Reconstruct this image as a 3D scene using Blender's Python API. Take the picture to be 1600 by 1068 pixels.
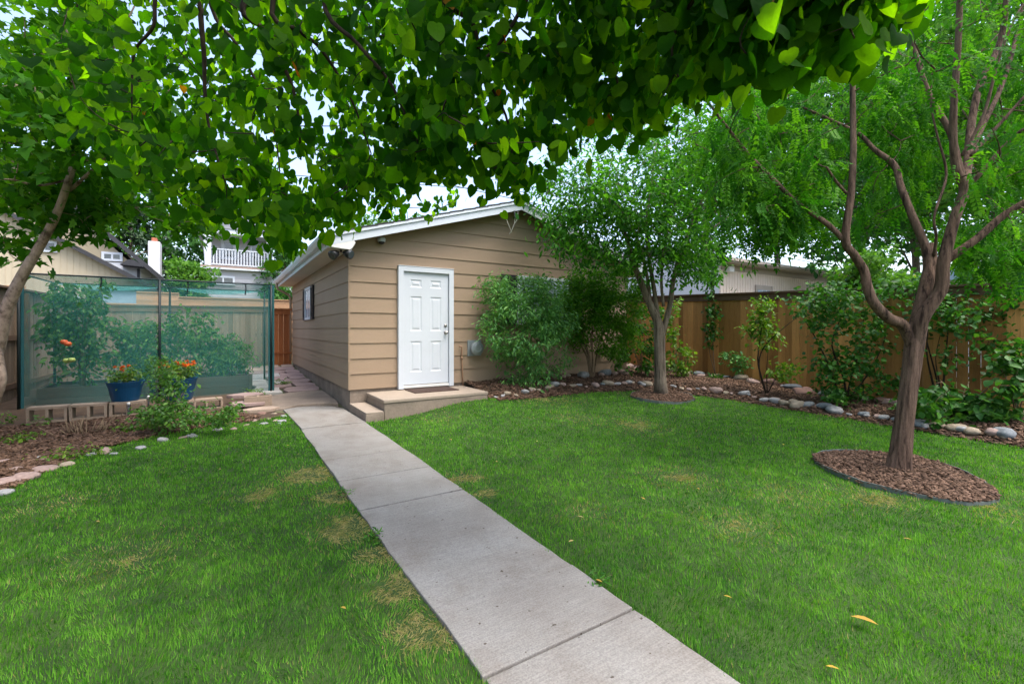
import bpy, bmesh, math, random
import numpy as np
from mathutils import Vector, Matrix
from mathutils.geometry import delaunay_2d_cdt

random.seed(7)
rng = np.random.default_rng(11)
for o in list(bpy.data.objects):
    bpy.data.objects.remove(o)
SC = bpy.context.scene
COL = SC.collection

# ---------------------------------------------------------------- camera, sky, sun, exposure
FPX, HORIZ, CAMH = 711.1, 515.0, 1.39
YAW = math.radians(32.3)
CX, CY = -1.79, -7.98
sn, cs = math.sin(YAW), math.cos(YAW)
cam_d = bpy.data.cameras.new('camera')
cam_d.sensor_width = 36.0
cam_d.lens = 16.0
cam_d.shift_y = (HORIZ - 534.0) / 1600.0
cam_d.clip_start = 0.05
cam_d.clip_end = 2000.0
cam = bpy.data.objects.new('camera', cam_d)
COL.objects.link(cam)
cam.location = (CX, CY, CAMH)
cam.rotation_euler = (math.radians(90), 0, -YAW)
SC.camera = cam

SUN_EL, SUN_AZ = 66.0, 152.0          # azimuth clockwise from +Y: high, to the right of the camera
world = bpy.data.worlds.new('World')
SC.world = world
world.use_nodes = True
wn = world.node_tree
sky = wn.nodes.new('ShaderNodeTexSky')
sky.sky_type = 'NISHITA'
sky.sun_disc = False
sky.sun_elevation = math.radians(SUN_EL)
sky.sun_rotation = math.radians(SUN_AZ)
sky.dust_density = 3.5
sky.air_density = 1.0
sky.ozone_density = 1.0
hz = wn.nodes.new('ShaderNodeHueSaturation')            # thin high cloud: the blue is washed out
hz.inputs['Saturation'].default_value = 0.9
wn.links.new(sky.outputs[0], hz.inputs['Color'])
wn.links.new(hz.outputs[0], wn.nodes['Background'].inputs[0])
wn.nodes['Background'].inputs[1].default_value = 0.12
sun_d = bpy.data.lights.new('sun', 'SUN')
sun_d.energy = 1.0
sun_d.angle = math.radians(35)
sun_d.color = (1.0, 0.98, 0.95)
sun = bpy.data.objects.new('sun', sun_d)
COL.objects.link(sun)
_a, _e = math.radians(SUN_AZ), math.radians(SUN_EL)
sv = Vector((math.sin(_a) * math.cos(_e), math.cos(_a) * math.cos(_e), math.sin(_e)))
sun.rotation_euler = sv.to_track_quat('Z', 'Y').to_euler()
SC.view_settings.view_transform = 'Standard'
SC.view_settings.look = 'None'
SC.view_settings.exposure = 2.1
SC.view_settings.gamma = 1.0

# ---------------------------------------------------------------- measuring helpers
def ray(px, py):
    a = (px - 800.0) / FPX
    return Vector((a * cs + sn, -a * sn + cs, (HORIZ - py) / FPX))
CP = Vector((CX, CY, CAMH))
def D(px, py, Z): return CP + ray(px, py) * Z
def G(px, py, z=0.0): return CP + ray(px, py) * ((z - CAMH) * FPX / (HORIZ - py))
def PY(px, py, y):
    r = ray(px, py); return CP + r * ((y - CY) / r.y)
def PX(px, py, x):
    r = ray(px, py); return CP + r * ((x - CX) / r.x)
def proj(P):
    P = np.asarray(P); dx, dy, dz = P[..., 0] - CX, P[..., 1] - CY, P[..., 2] - CAMH
    X = dx * cs - dy * sn; Z = dx * sn + dy * cs
    Zs = np.where(np.abs(Z) < 1e-3, 1e-3, Z)
    return 800 + FPX * X / Zs, HORIZ - FPX * dz / Zs, Z
def _ss(t): t = min(max(t, 0.0), 1.0); return t * t * (3 - 2 * t)
def T(x, y):                                            # the yard rises towards the alley, and to the right along the garage front
    return 0.04 * min(max(y, 0.0), 8.0) + .17 * _ss((x - .25) / 1.6) * _ss((y + 4.5) / 3.2)
def GT(px, py, dz=0.0):
    """the point of the terrain seen at a pixel"""
    z = dz
    for _ in range(12): p = G(px, py, z); z = T(p.x, p.y) + dz
    return p

# ---------------------------------------------------------------- objects
def thing(name, label, cat, loc=(0, 0, 0), group=None):
    o = bpy.data.objects.new(name, None)
    COL.objects.link(o)
    o.location = loc
    o.empty_display_size = 0.1
    o['label'] = label; o['category'] = cat
    if group: o['group'] = group
    return o
def tag(o, label, cat, group=None):
    o['label'] = label; o['category'] = cat
    if group: o['group'] = group
    return o
def attach(o, parent):
    if parent is None: return o
    o.parent = parent
    if parent.parent is None:
        o.matrix_parent_inverse = Matrix.Translation(parent.location).inverted()
    return o
def kind(o, k): o['kind'] = k; return o

class MB:
    """collects shapes; build() links them as one mesh object"""
    def __init__(s): s.v = []; s.f = []; s.r = []
    def face(s, pts, r=0.5):
        b = len(s.v); s.v += [tuple(p) for p in pts]; s.f.append(tuple(range(b, b + len(pts)))); s.r.append(r)
    def box(s, x0, y0, z0, x1, y1, z1, r=0.5, M=None):
        P = [Vector((x, y, z)) for z in (z0, z1) for (x, y) in ((x0, y0), (x1, y0), (x1, y1), (x0, y1))]
        if M is not None: P = [M @ p for p in P]
        b = len(s.v); s.v += [tuple(p) for p in P]
        for q in ((3, 2, 1, 0), (4, 5, 6, 7), (0, 1, 5, 4), (1, 2, 6, 5), (2, 3, 7, 6), (3, 0, 4, 7)):
            s.f.append(tuple(b + i for i in q)); s.r.append(r)
        return s
    def prism(s, poly, y0, y1, r=0.5, axis='y'):
        """poly of (a,z) extruded along y, or of (y,z) along x, or of (x,y) along z"""
        def mk(a, b, t):
            return (a, t, b) if axis == 'y' else ((t, a, b) if axis == 'x' else (a, b, t))
        n = len(poly); b = len(s.v)
        s.v += [mk(a, c, y0) for a, c in poly] + [mk(a, c, y1) for a, c in poly]
        s.f.append(tuple(range(b, b + n))); s.f.append(tuple(range(b + 2 * n - 1, b + n - 1, -1)))
        for i in range(n):
            j = (i + 1) % n; s.f.append((b + i, b + n + i, b + n + j, b + j))
        s.r += [r] * (n + 2)
        return s
    def tube(s, pts, rad, n=8, cap=True, r=0.5, rough=0.0):
        pts = [Vector(p) for p in pts]
        if not hasattr(rad, '__len__'): rad = [rad] * len(pts)
        b0 = len(s.v); prev = None; al = 0.0
        for i, p in enumerate(pts):
            if i: al += (p - pts[i - 1]).length
            t = (pts[min(i + 1, len(pts) - 1)] - pts[max(i - 1, 0)])
            if t.length < 1e-9: t = Vector((0, 0, 1))
            t.normalize()
            if prev is None:
                a = t.cross(Vector((1, 0, 0)) if abs(t.x) < 0.8 else Vector((0, 1, 0))).normalized()
            else:
                a = prev - t * prev.dot(t)
                a = a.normalized() if a.length > 1e-6 else t.orthogonal().normalized()
            prev = a; c = t.cross(a)
            for k in range(n):
                w = 2 * math.pi * k / n
                q = rad[i] * (1 + rough * (math.sin(3 * w + 1.9 * al) + .7 * math.sin(5 * w - 2.3 * al + 1) + .5 * math.sin(2 * w + 5 * al) + .55 * math.sin(11 * w + 4 * al + 2 * math.sin(3 * al)) + .5 * math.sin(17 * w - 6 * al + 2 * math.sin(5 * al + 1)))) if rough else rad[i]
                s.v.append(tuple(p + (a * math.cos(w) + c * math.sin(w)) * q))
        for i in range(len(pts) - 1):
            for k in range(n):
                q = (k + 1) % n
                s.f.append((b0 + i * n + k, b0 + i * n + q, b0 + (i + 1) * n + q, b0 + (i + 1) * n + k)); s.r.append(r)
        if cap:
            s.f.append(tuple(b0 + k for k in range(n - 1, -1, -1))); s.r.append(r)
            e = b0 + (len(pts) - 1) * n
            s.f.append(tuple(e + k for k in range(n))); s.r.append(r)
        return s
    def lathe(s, prof, c=(0, 0, 0), n=24, axis='z', r=0.5):
        b = len(s.v)
        for (rr, h) in prof:
            for k in range(n):
                w = 2 * math.pi * k / n; a, d = rr * math.cos(w), rr * math.sin(w)
                if axis == 'z': s.v.append((c[0] + a, c[1] + d, c[2] + h))
                elif axis == 'y': s.v.append((c[0] + a, c[1] - h, c[2] + d))
                else: s.v.append((c[0] + h, c[1] + a, c[2] + d))
        for i in range(len(prof) - 1):
            for k in range(n):
                q = (k + 1) % n
                s.f.append((b + i * n + k, b + i * n + q, b + (i + 1) * n + q, b + (i + 1) * n + k)); s.r.append(r)
        s.f.append(tuple(b + k for k in range(n - 1, -1, -1))); s.r.append(r)
        e = b + (len(prof) - 1) * n
        s.f.append(tuple(e + k for k in range(n))); s.r.append(r)
        return s
    def mesh(s, name, m, smooth=False, bevel=0.0):
        me = bpy.data.meshes.new(name)
        me.from_pydata(s.v, [], s.f)
        if bevel:
            bm = bmesh.new(); bm.from_mesh(me)
            bmesh.ops.remove_doubles(bm, verts=bm.verts, dist=1e-5)
            es = [e for e in bm.edges if len(e.link_faces) == 2 and e.calc_face_angle(0) > 0.6]
            bmesh.ops.bevel(bm, geom=es, offset=bevel, segments=2, affect='EDGES', profile=0.6)
            bm.to_mesh(me); bm.free()
        else:
            a = me.attributes.new('rnd', 'FLOAT', 'FACE')
            a.data.foreach_set('value', np.array(s.r, dtype=np.float32))
        if smooth: me.polygons.foreach_set('use_smooth', [True] * len(me.polygons))
        me.materials.append(m)
        me.update()
        return me
    def build(s, name, m, parent=None, smooth=False, bevel=0.0):
        o = bpy.data.objects.new(name, s.mesh(name, m, smooth, bevel))
        COL.objects.link(o)
        return attach(o, parent)

def np_mesh(name, V, L, starts, m, parent=None, smooth=False, rnd=None):
    me = bpy.data.meshes.new(name)
    me.vertices.add(len(V)); me.vertices.foreach_set('co', np.ascontiguousarray(V, dtype=np.float32).ravel())
    me.loops.add(len(L)); me.loops.foreach_set('vertex_index', np.ascontiguousarray(L, dtype=np.int32))
    me.polygons.add(len(starts)); me.polygons.foreach_set('loop_start', np.ascontiguousarray(starts, dtype=np.int32))
    if smooth: me.polygons.foreach_set('use_smooth', np.ones(len(starts), dtype=bool))
    if rnd is not None:
        a = me.attributes.new('rnd', 'FLOAT', 'FACE'); a.data.foreach_set('value', np.asarray(rnd, dtype=np.float32))
    me.materials.append(m)
    me.update(calc_edges=True)
    o = bpy.data.objects.new(name, me)
    COL.objects.link(o)
    return attach(o, parent)

def unit(a): return a / np.maximum(np.linalg.norm(a, axis=-1, keepdims=True), 1e-9)
def leaves(name, tmpl, pos, tip, nrm, size, m, parent=None, rnd=None, smooth=True, width=None, curl=0.0):
    """many copies of a leaf template (tip along +y, face along +z) in one mesh"""
    tv, tf = tmpl
    tv = np.array(tv, float); n = len(pos)
    pos = np.asarray(pos, float); tip = unit(np.asarray(tip, float)); nrm = np.asarray(nrm, float)
    x = unit(np.cross(tip, nrm) + 1e-6); z = np.cross(x, tip)
    size = np.broadcast_to(np.asarray(size, float), (n,)); w = size if width is None else np.broadcast_to(np.asarray(width, float), (n,))
    zz = size if not curl else size * rng.normal(1, curl, n)
    if curl: w = w * rng.uniform(.72, 1.12, n)
    V = (pos[:, None, :] + tv[None, :, 0, None] * (x * w[:, None])[:, None, :] + tv[None, :, 1, None] * (tip * size[:, None])[:, None, :]
         + tv[None, :, 2, None] * (z * zz[:, None])[:, None, :])
    k = len(tv)
    fl = np.concatenate([np.array(f) for f in tf]); ln = np.array([len(f) for f in tf])
    L = (fl[None, :] + (np.arange(n) * k)[:, None]).ravel()
    st0 = np.concatenate([[0], np.cumsum(ln)[:-1]])
    S = (st0[None, :] + (np.arange(n) * len(fl))[:, None]).ravel()
    if rnd is None: rnd = rng.random(n)
    R = np.repeat(rnd, len(tf))
    return np_mesh(name, V.reshape(-1, 3), L, S, m, parent, smooth, R)

# leaf shapes ----------------------------------------------------------------
def t_heart():
    rib = [(0, 0.0, 0), (0, .28, .02), (0, .6, .0), (0, 1.0, -.12)]
    ed = [(.16, -.10, .04), (.38, -.09, .08), (.55, .08, .11), (.58, .32, .10), (.48, .58, .05), (.25, .82, -.03)]
    V = rib + ed + [(-x, y, z) for x, y, z in ed]
    F = []
    for o, fl in ((4, 0), (10, 1)):
        for q in ((0, o, o + 1), (0, o + 1, o + 2), (0, o + 2, 1), (1, o + 2, o + 3), (1, o + 3, 2), (2, o + 3, o + 4), (2, o + 4, o + 5), (2, o + 5, 3)):
            F.append(q if not fl else q[::-1])
    return V, F
def t_maple():
    out = [(0, -.02), (.22, -.12), (.50, .02), (.34, .18), (.55, .46), (.26, .44), (.20, .60), (0, 1.0)]
    pts = out + [(-x, y) for x, y in out[1:-1][::-1]]
    V = [(0, .25, .0)] + [(x, y, .16 * abs(x) - .10 * max(0, y - .4)) for x, y in pts]
    n = len(pts)
    return V, [(0, 1 + i, 1 + (i + 1) % n) for i in range(n)]
def t_oval(w=.28):
    V = [(0, 0, 0), (w * .8, .28, .06), (w, .5, .07), (w * .6, .78, .02), (0, 1, -.06), (-w * .6, .78, .02), (-w, .5, .07), (-w * .8, .28, .06), (0, .5, 0)]
    return V, [(0, 1, 8), (1, 2, 8), (2, 3, 8), (3, 4, 8), (4, 5, 8), (5, 6, 8), (6, 7, 8), (7, 0, 8)]
def t_blade4(w=.25):
    return [(0, 0, 0), (w, .45, .05), (0, 1, -.05), (-w, .45, .05)], [(0, 1, 2, 3)]
def t_frond(pairs=6, ll=.24, lw=.075, droop=.55):
    V, F = [], []
    def lf(y, sx, z):
        b = len(V); ang = 1.05
        dx, dy = math.sin(ang) * ll * sx, math.cos(ang) * ll
        qx, qy = -dy * lw / ll, dx * lw / ll
        V.extend([(0, y, z), (dx * .5 + qx, y + dy * .5 + qy * 1, z), (dx, y + dy, z - .06), (dx * .5 - qx, y + dy * .5 - qy * 1, z)])
        F.append((b, b + 1, b + 2, b + 3))
    for i in range(pairs):
        y = .14 + .78 * i / (pairs - 1); z = -droop * y * y
        lf(y, 1, z); lf(y, -1, z)
    b = len(V); V.extend([(0, .9, -droop * .8), (lw, 1.02, -droop), (0, 1.16, -droop * 1.2), (-lw, 1.02, -droop)]); F.append((b, b + 1, b + 2, b + 3))
    b = len(V); V.extend([(-.006, 0, 0), (.006, 0, 0), (.004, .95, -droop * .9), (-.004, .95, -droop * .9)]); F.append((b, b + 1, b + 2, b + 3))
    return V, F
HEART, MAPLE, OVAL, SLIM, FROND = t_heart(), t_maple(), t_oval(), t_oval(.17), t_frond()
BROAD = t_oval(.36)

# ---------------------------------------------------------------- materials
def nodes(name):
    m = bpy.data.materials.new(name); m.use_nodes = True
    nt = m.node_tree
    return m, nt, nt.nodes['Principled BSDF']
def ramp(nt, stops, src):
    r = nt.nodes.new('ShaderNodeValToRGB')
    el = r.color_ramp.elements
    while len(el) < len(stops): el.new(0.5)
    for e, (p, c) in zip(el, stops): e.position = p; e.color = (*c, 1)
    nt.links.new(src, r.inputs[0]); return r.outputs[0]
def noise(nt, scale, stretch=(1, 1, 1), detail=4, rough=.55, coord='pos'):
    g = nt.nodes.new('ShaderNodeNewGeometry') if coord == 'pos' else nt.nodes.new('ShaderNodeTexCoord')
    mp = nt.nodes.new('ShaderNodeMapping'); mp.inputs['Scale'].default_value = stretch
    nt.links.new(g.outputs['Position'] if coord == 'pos' else g.outputs['Object'], mp.inputs[0])
    t = nt.nodes.new('ShaderNodeTexNoise'); t.inputs['Scale'].default_value = scale; t.inputs['Detail'].default_value = detail; t.inputs['Roughness'].default_value = rough
    nt.links.new(mp.outputs[0], t.inputs['Vector']); return t.outputs[0]
def mul(nt, a, b, fac=1.0):
    x = nt.nodes.new('ShaderNodeMix'); x.data_type = 'RGBA'; x.blend_type = 'MULTIPLY'; x.inputs[0].default_value = fac
    nt.links.new(a, x.inputs[6]); nt.links.new(b, x.inputs[7]); return x.outputs[2]
def attr(nt, n='rnd'):
    a = nt.nodes.new('ShaderNodeAttribute'); a.attribute_name = n; return a.outputs['Fac']
def sc(c, k): return tuple(min(1.0, v * k) for v in c)
def mat(name, col, rough=.75, var=.18, scale=4.0, stretch=(1, 1, 1), bump=0.0, bscale=60.0, bstretch=None, rnd=0.0, spec=.3, metal=0.0, fine=.12, fscale=None, coord='pos', col2=None, bdist=.01):
    """a base colour broken up by a large and a fine noise, per-face tints, bump"""
    m, nt, p = nodes(name)
    n1 = noise(nt, scale, stretch, coord=coord)
    c = ramp(nt, [(.28, sc(col, 1 - var)), (.72, col2 if col2 else sc(col, 1 + var))], n1)
    if fine:
        n2 = noise(nt, fscale or scale * 14, stretch, 5, .7, coord=coord)
        c = mul(nt, c, ramp(nt, [(.3, (1 - fine,) * 3), (.7, (1 + 0 * fine,) * 3)], n2))
    if rnd:
        c = mul(nt, c, ramp(nt, [(0, (1 - rnd, 1 - rnd * 1.05, 1 - rnd * 1.15)), (1, (1, 1, 1))], attr(nt)))
    nt.links.new(c, p.inputs['Base Color'])
    p.inputs['Roughness'].default_value = rough; p.inputs['Specular IOR Level'].default_value = spec; p.inputs['Metallic'].default_value = metal
    if bump:
        b = nt.nodes.new('ShaderNodeBump'); b.inputs['Strength'].default_value = bump; b.inputs['Distance'].default_value = bdist
        nt.links.new(noise(nt, bscale, bstretch or stretch, 6, .65, coord=coord), b.inputs['Height']); nt.links.new(b.outputs[0], p.inputs['Normal'])
    return m
def leafmat(name, stops, trans=.45, tcol=(1.25, 1.35, .5), rough=.45, spec=.35, face=1.0):
    """a leaf: reflecting face plus light passing through; stops = colours over the per-leaf random value"""
    m, nt, p = nodes(name)
    c = ramp(nt, stops, attr(nt))
    n = noise(nt, 90.0, detail=2)
    c = mul(nt, c, ramp(nt, [(.3, (.82, .82, .82)), (.7, (1.0, 1.0, 1.0))], n))
    fc = nt.nodes.new('ShaderNodeMix'); fc.data_type = 'RGBA'; fc.blend_type = 'MULTIPLY'; fc.inputs[0].default_value = 1.0; fc.inputs[7].default_value = (face, face, face, 1); nt.links.new(c, fc.inputs[6])
    nt.links.new(fc.outputs[2], p.inputs['Base Color']); p.inputs['Roughness'].default_value = rough; p.inputs['Specular IOR Level'].default_value = spec
    tr = nt.nodes.new('ShaderNodeBsdfTranslucent')
    k = nt.nodes.new('ShaderNodeMix'); k.data_type = 'RGBA'; k.blend_type = 'MULTIPLY'; k.inputs[0].default_value = 1.0; k.clamp_result = False
    nt.links.new(c, k.inputs[6]); k.inputs[7].default_value = (*tcol, 1); nt.links.new(k.outputs[2], tr.inputs['Color'])
    mx = nt.nodes.new('ShaderNodeMixShader'); mx.inputs[0].default_value = trans
    nt.links.new(p.outputs[0], mx.inputs[1]); nt.links.new(tr.outputs[0], mx.inputs[2])
    nt.links.new(mx.outputs[0], nt.nodes['Material Output'].inputs[0])
    return m
def glassmat(name, col=(.05, .06, .07), rough=.06):
    m, nt, p = nodes(name)
    c = ramp(nt, [(.35, sc(col, .7)), (.65, sc(col, 1.3))], noise(nt, 1.5))
    nt.links.new(c, p.inputs['Base Color']); p.inputs['Roughness'].default_value = rough; p.inputs['Specular IOR Level'].default_value = .9
    return m
M = {}
M['siding'] = mat('tan_siding', (.325, .232, .155), .6, .07, .8, (1, 1, 1), .25, 90, (1, 1, 6), rnd=.08, fine=.06, fscale=30)
M['white'] = mat('white_paint', (.56, .59, .63), .45, .03, 1.5, fine=.03)
M['old_white'] = mat('weathered_white_paint', (.68, .67, .64), .6, .06, 2.5, fine=.07, fscale=40)
M['soffit'] = mat('cream_soffit', (.60, .54, .46), .7, .06, 1.0)
M['shingle'] = mat('grey_shingles', (.10, .10, .11), .9, .25, 6, (1, 3, 1), .5, 120, rnd=.4, fine=.3)
def pathmat(name):
    """broomed concrete: brush lines across the walk, brownish stains, dark specks"""
    m, nt, p = nodes(name)
    c = ramp(nt, [(.30, (.235, .208, .182)), (.52, (.285, .264, .236)), (.75, (.325, .310, .286))], noise(nt, 1.5, (1, 1, 1), 6, .65))
    c = mul(nt, c, ramp(nt, [(.34, (.76, .69, .64)), (.50, (1, 1, 1))], noise(nt, 3.1, (1, .7, 1), 5, .7)), .45)
    c = mul(nt, c, ramp(nt, [(.35, (.84, .84, .84)), (.65, (1, 1, 1))], noise(nt, 1.0, (5, 110, 1), 3, .6)))
    c = mul(nt, c, ramp(nt, [(.35, (.72, .72, .72)), (.62, (1, 1, 1))], noise(nt, 130, (1, 1, 1), 3, .6)))
    c = mul(nt, c, ramp(nt, [(.255, (.35, .30, .26)), (.285, (1, 1, 1))], noise(nt, 27, (1, 1, 1), 2, .5)))
    nt.links.new(c, p.inputs['Base Color']); p.inputs['Roughness'].default_value = .9; p.inputs['Specular IOR Level'].default_value = .25
    b = nt.nodes.new('ShaderNodeBump'); b.inputs['Strength'].default_value = .5; b.inputs['Distance'].default_value = .004
    nt.links.new(noise(nt, 1.0, (12, 150, 12), 4, .6), b.inputs['Height']); nt.links.new(b.outputs[0], p.inputs['Normal'])
    return m
M['concrete'] = pathmat('broomed_concrete')
M['old_concrete'] = mat('stained_concrete', (.255, .20, .155), .9, .25, 3.0, bump=.6, bscale=45, fine=.25, fscale=30)
M['step_top'] = mat('buff_concrete', (.31, .25, .195), .88, .12, 2.0, bump=.3, bscale=90, fine=.15)
M['soil'] = mat('dark_soil', (.085, .055, .035), .95, .3, 5, bump=.8, bscale=40, fine=.3)
M['turf'] = mat('turf_base', (.030, .075, .012), .95, .35, 3, bump=.8, bscale=80, fine=.4, col2=(.055, .105, .018))
M['ground'] = mat('open_ground', (.12, .13, .06), .95, .3, .8, fine=.3)
M['chips'] = mat('bark_chips', (.170, .098, .064), .9, .3, 9, rnd=.75, fine=.2, col2=(.245, .145, .095))
M['cedar'] = mat('cedar_boards', (.78, .385, .12), .75, .18, 1.0, (7, 7, .6), .4, 30, (8, 8, .8), rnd=.62, fine=.3, fscale=11)
M['red_cedar'] = mat('stained_cedar', (.40, .125, .035), .65, .18, 1.2, (6, 6, .5), .4, 26, (6, 6, .5), rnd=.3, fine=.2, fscale=12)
M['grey_wood'] = mat('weathered_grey_boards', (.29, .205, .135), .85, .22, 1.2, (7, 7, .6), .4, 28, (7, 7, .6), rnd=.35, fine=.25, fscale=12)
M['new_cedar'] = mat('fresh_pale_cedar', (.55, .32, .18), .75, .18, 1.4, (.5, 1, 6), .3, 30, rnd=.25, fine=.15, fscale=14)
M['dark_wood'] = mat('damp_dark_planks', (.105, .085, .068), .9, .25, 1.6, (.6, 1, 6), .5, 30, rnd=.3, fine=.25)
M['cap_wood'] = mat('weathered_cap_boards', (.16, .095, .055), .85, .25, 2, (1, .4, 3), .4, 30, rnd=.2, fine=.25)
M['black'] = mat('black_plastic', (.018, .018, .02), .4, .1, 5, fine=0)
M['shutter'] = mat('black_shutter_paint', (.022, .02, .028), .5, .1, 5, fine=0)
M['glass'] = glassmat('window_glass')
M['pale_glass'] = glassmat('sky_tinted_glass', (.30, .36, .42), .08)  # pale sky reflection put into the base colour of the pane
M['metal'] = mat('brushed_nickel', (.36, .34, .32), .3, .1, 8, metal=1.0, fine=0)
M['galv'] = mat('grey_painted_metal', (.30, .33, .34), .45, .12, 6, metal=.3, fine=.1)
M['copper'] = mat('brown_painted_pipe', (.34, .20, .12), .5, .1, 6)
M['edging'] = mat('galvanised_edging', (.16, .18, .17), .55, .2, 6, metal=.4, fine=.2)
M['doormat'] = mat('brown_coir', (.075, .045, .035), .95, .3, 40, bump=.8, bscale=300, fine=.4)
M['block'] = mat('concrete_block', (.36, .27, .20), .95, .15, 5, bump=.7, bscale=110, fine=.25)
M['blue_pot'] = mat('blue_plastic', (.006, .055, .125), .4, .12, 3, fine=.05)
M['pole'] = mat('dark_green_pole', (.006, .014, .014), .5, .15, 5, fine=0)
M['hose'] = mat('dark_plastic', (.03, .035, .04), .5, .1, 5, fine=0)
M['wire'] = mat('dark_cable', (.05, .05, .055), .6, .1, 5, fine=0)
def bark(name, c1, c2, scale=5.0, zs=.18, bump=.9):
    """furrows run up the stem: dark cracks between paler plates, over broad patches of tone"""
    m, nt, p = nodes(name)
    mid = tuple((u * .45 + v * .55) for u, v in zip(c1, c2))
    c = ramp(nt, [(.36, sc(c1, .6)), (.47, mid), (.66, c2)], noise(nt, scale, (1, 1, zs), 5, .65))
    c = mul(nt, c, ramp(nt, [(.32, (.72, .70, .68)), (.62, (1, 1, 1))], noise(nt, scale * .16, (1, 1, .5), 4, .6)))
    c = mul(nt, c, ramp(nt, [(.3, (.68, .68, .68)), (.6, (1, 1, 1))], noise(nt, scale * 4, (1, 1, .4), 4, .7)))
    nt.links.new(c, p.inputs['Base Color']); p.inputs['Roughness'].default_value = .9; p.inputs['Specular IOR Level'].default_value = .2
    b = nt.nodes.new('ShaderNodeBump'); b.inputs['Strength'].default_value = min(1.0, bump); b.inputs['Distance'].default_value = .025
    nt.links.new(noise(nt, scale * 1.6, (1, 1, zs), 6, .65), b.inputs['Height']); nt.links.new(b.outputs[0], p.inputs['Normal'])
    return m
M['bark_brown'] = bark('brown_bark', (.13, .075, .058), (.30, .205, .165), 11, .10, 1.3)
M['bark_limb'] = bark('furrowed_brown_bark', (.062, .036, .025), (.225, .142, .10), 24, .10, 1.0)
M['bark_grey'] = bark('grey_ridged_bark', (.095, .070, .050), (.31, .245, .185), 26, .08, 1.0)
M['bark_pale'] = bark('pale_tan_bark', (.20, .13, .09), (.46, .34, .255), 9, .8, .9)
M['twig'] = bark('dark_twig_bark', (.022, .015, .010), (.055, .038, .026), 14, .3, .3)
M['stem'] = bark('tan_stems', (.17, .115, .07), (.28, .20, .13), 14, .3, .3)
M['heart'] = leafmat('redbud_leaf', [(0, (.011, .070, .004)), (.55, (.034, .150, .006)), (.93, (.13, .33, .010)), (.9965, (.12, .29, .009)), (.9975, (.42, .17, .02)), (1, (.33, .06, .02))], .66, (2.7, 2.2, .28), .7, .08, .42)  # wide per-leaf tint range: backlit and dark leaves put into the colour
M['mapleleaf'] = leafmat('maple_leaf', [(0, (.022, .10, .006)), (.6, (.050, .18, .008)), (1, (.12, .28, .014))], .5, (1.4, 1.45, .35), .6, .15)
M['elmleaf'] = leafmat('ash_leaf', [(0, (.026, .115, .014)), (.5, (.054, .205, .018)), (1, (.14, .37, .028))], .5, rough=.5, spec=.2)
M['locust'] = leafmat('locust_leaf', [(0, (.020, .11, .009)), (.5, (.044, .18, .014)), (1, (.12, .32, .022))], .5, (1.35, 1.45, .4), .6, .12)
M['shrubleaf'] = leafmat('burning_bush_leaf', [(0, (.075, .21, .065)), (.6, (.14, .35, .10)), (1, (.24, .48, .115))], .42, rough=.45, spec=.25)
M['grass_tuft'] = leafmat('weed_blade', [(0, (.03, .13, .010)), (.6, (.06, .22, .014)), (1, (.14, .33, .03))], .4)
M['brightleaf'] = leafmat('bright_bush_leaf', [(0, (.045, .15, .012)), (.6, (.085, .26, .018)), (1, (.17, .40, .030))], .48, (1.3, 1.4, .4), .5, .2)
M['limeleaf'] = leafmat('lime_leaf', [(0, (.060, .155, .014)), (.6, (.12, .25, .018)), (1, (.22, .36, .03))], .45)
M['lilac'] = leafmat('lilac_leaf', [(0, (.020, .085, .012)), (.6, (.040, .145, .018)), (1, (.10, .25, .030))], .35, rough=.45, spec=.22)
M['vegleaf'] = leafmat('tomato_leaf', [(0, (.050, .135, .025)), (.6, (.10, .25, .036)), (1, (.18, .36, .055))], .45)
M['mariold'] = leafmat('marigold_leaf', [(0, (.045, .12, .014)), (.6, (.10, .21, .018)), (1, (.20, .31, .025))], .4)
M['farleaf'] = leafmat('distant_leaf', [(0, (.045, .13, .018)), (.6, (.080, .21, .026)), (1, (.15, .31, .045))], .45, spec=.15, rough=.6)
M['farblue'] = leafmat('distant_bluish_leaf', [(0, (.030, .105, .025)), (.6, (.060, .18, .040)), (1, (.12, .27, .065))], .45, spec=.15, rough=.6)
M['conifer'] = leafmat('dark_needles', [(0, (.018, .045, .020)), (.7, (.035, .075, .032)), (1, (.06, .11, .04))], .2)
M['fallen'] = leafmat('fallen_yellow_leaf', [(0, (.55, .36, .05)), (.5, (.50, .28, .07)), (1, (.55, .46, .20))], .3)
M['petal'] = leafmat('marigold_petal', [(0, (.62, .075, .010)), (.6, (.72, .13, .012)), (1, (.75, .26, .02))], .3)
M['tomato'] = mat('red_tomato', (.50, .10, .03), .3, .15, 6, fine=0)
M['greentomato'] = mat('green_tomato', (.30, .38, .10), .3, .15, 6, fine=0)

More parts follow.
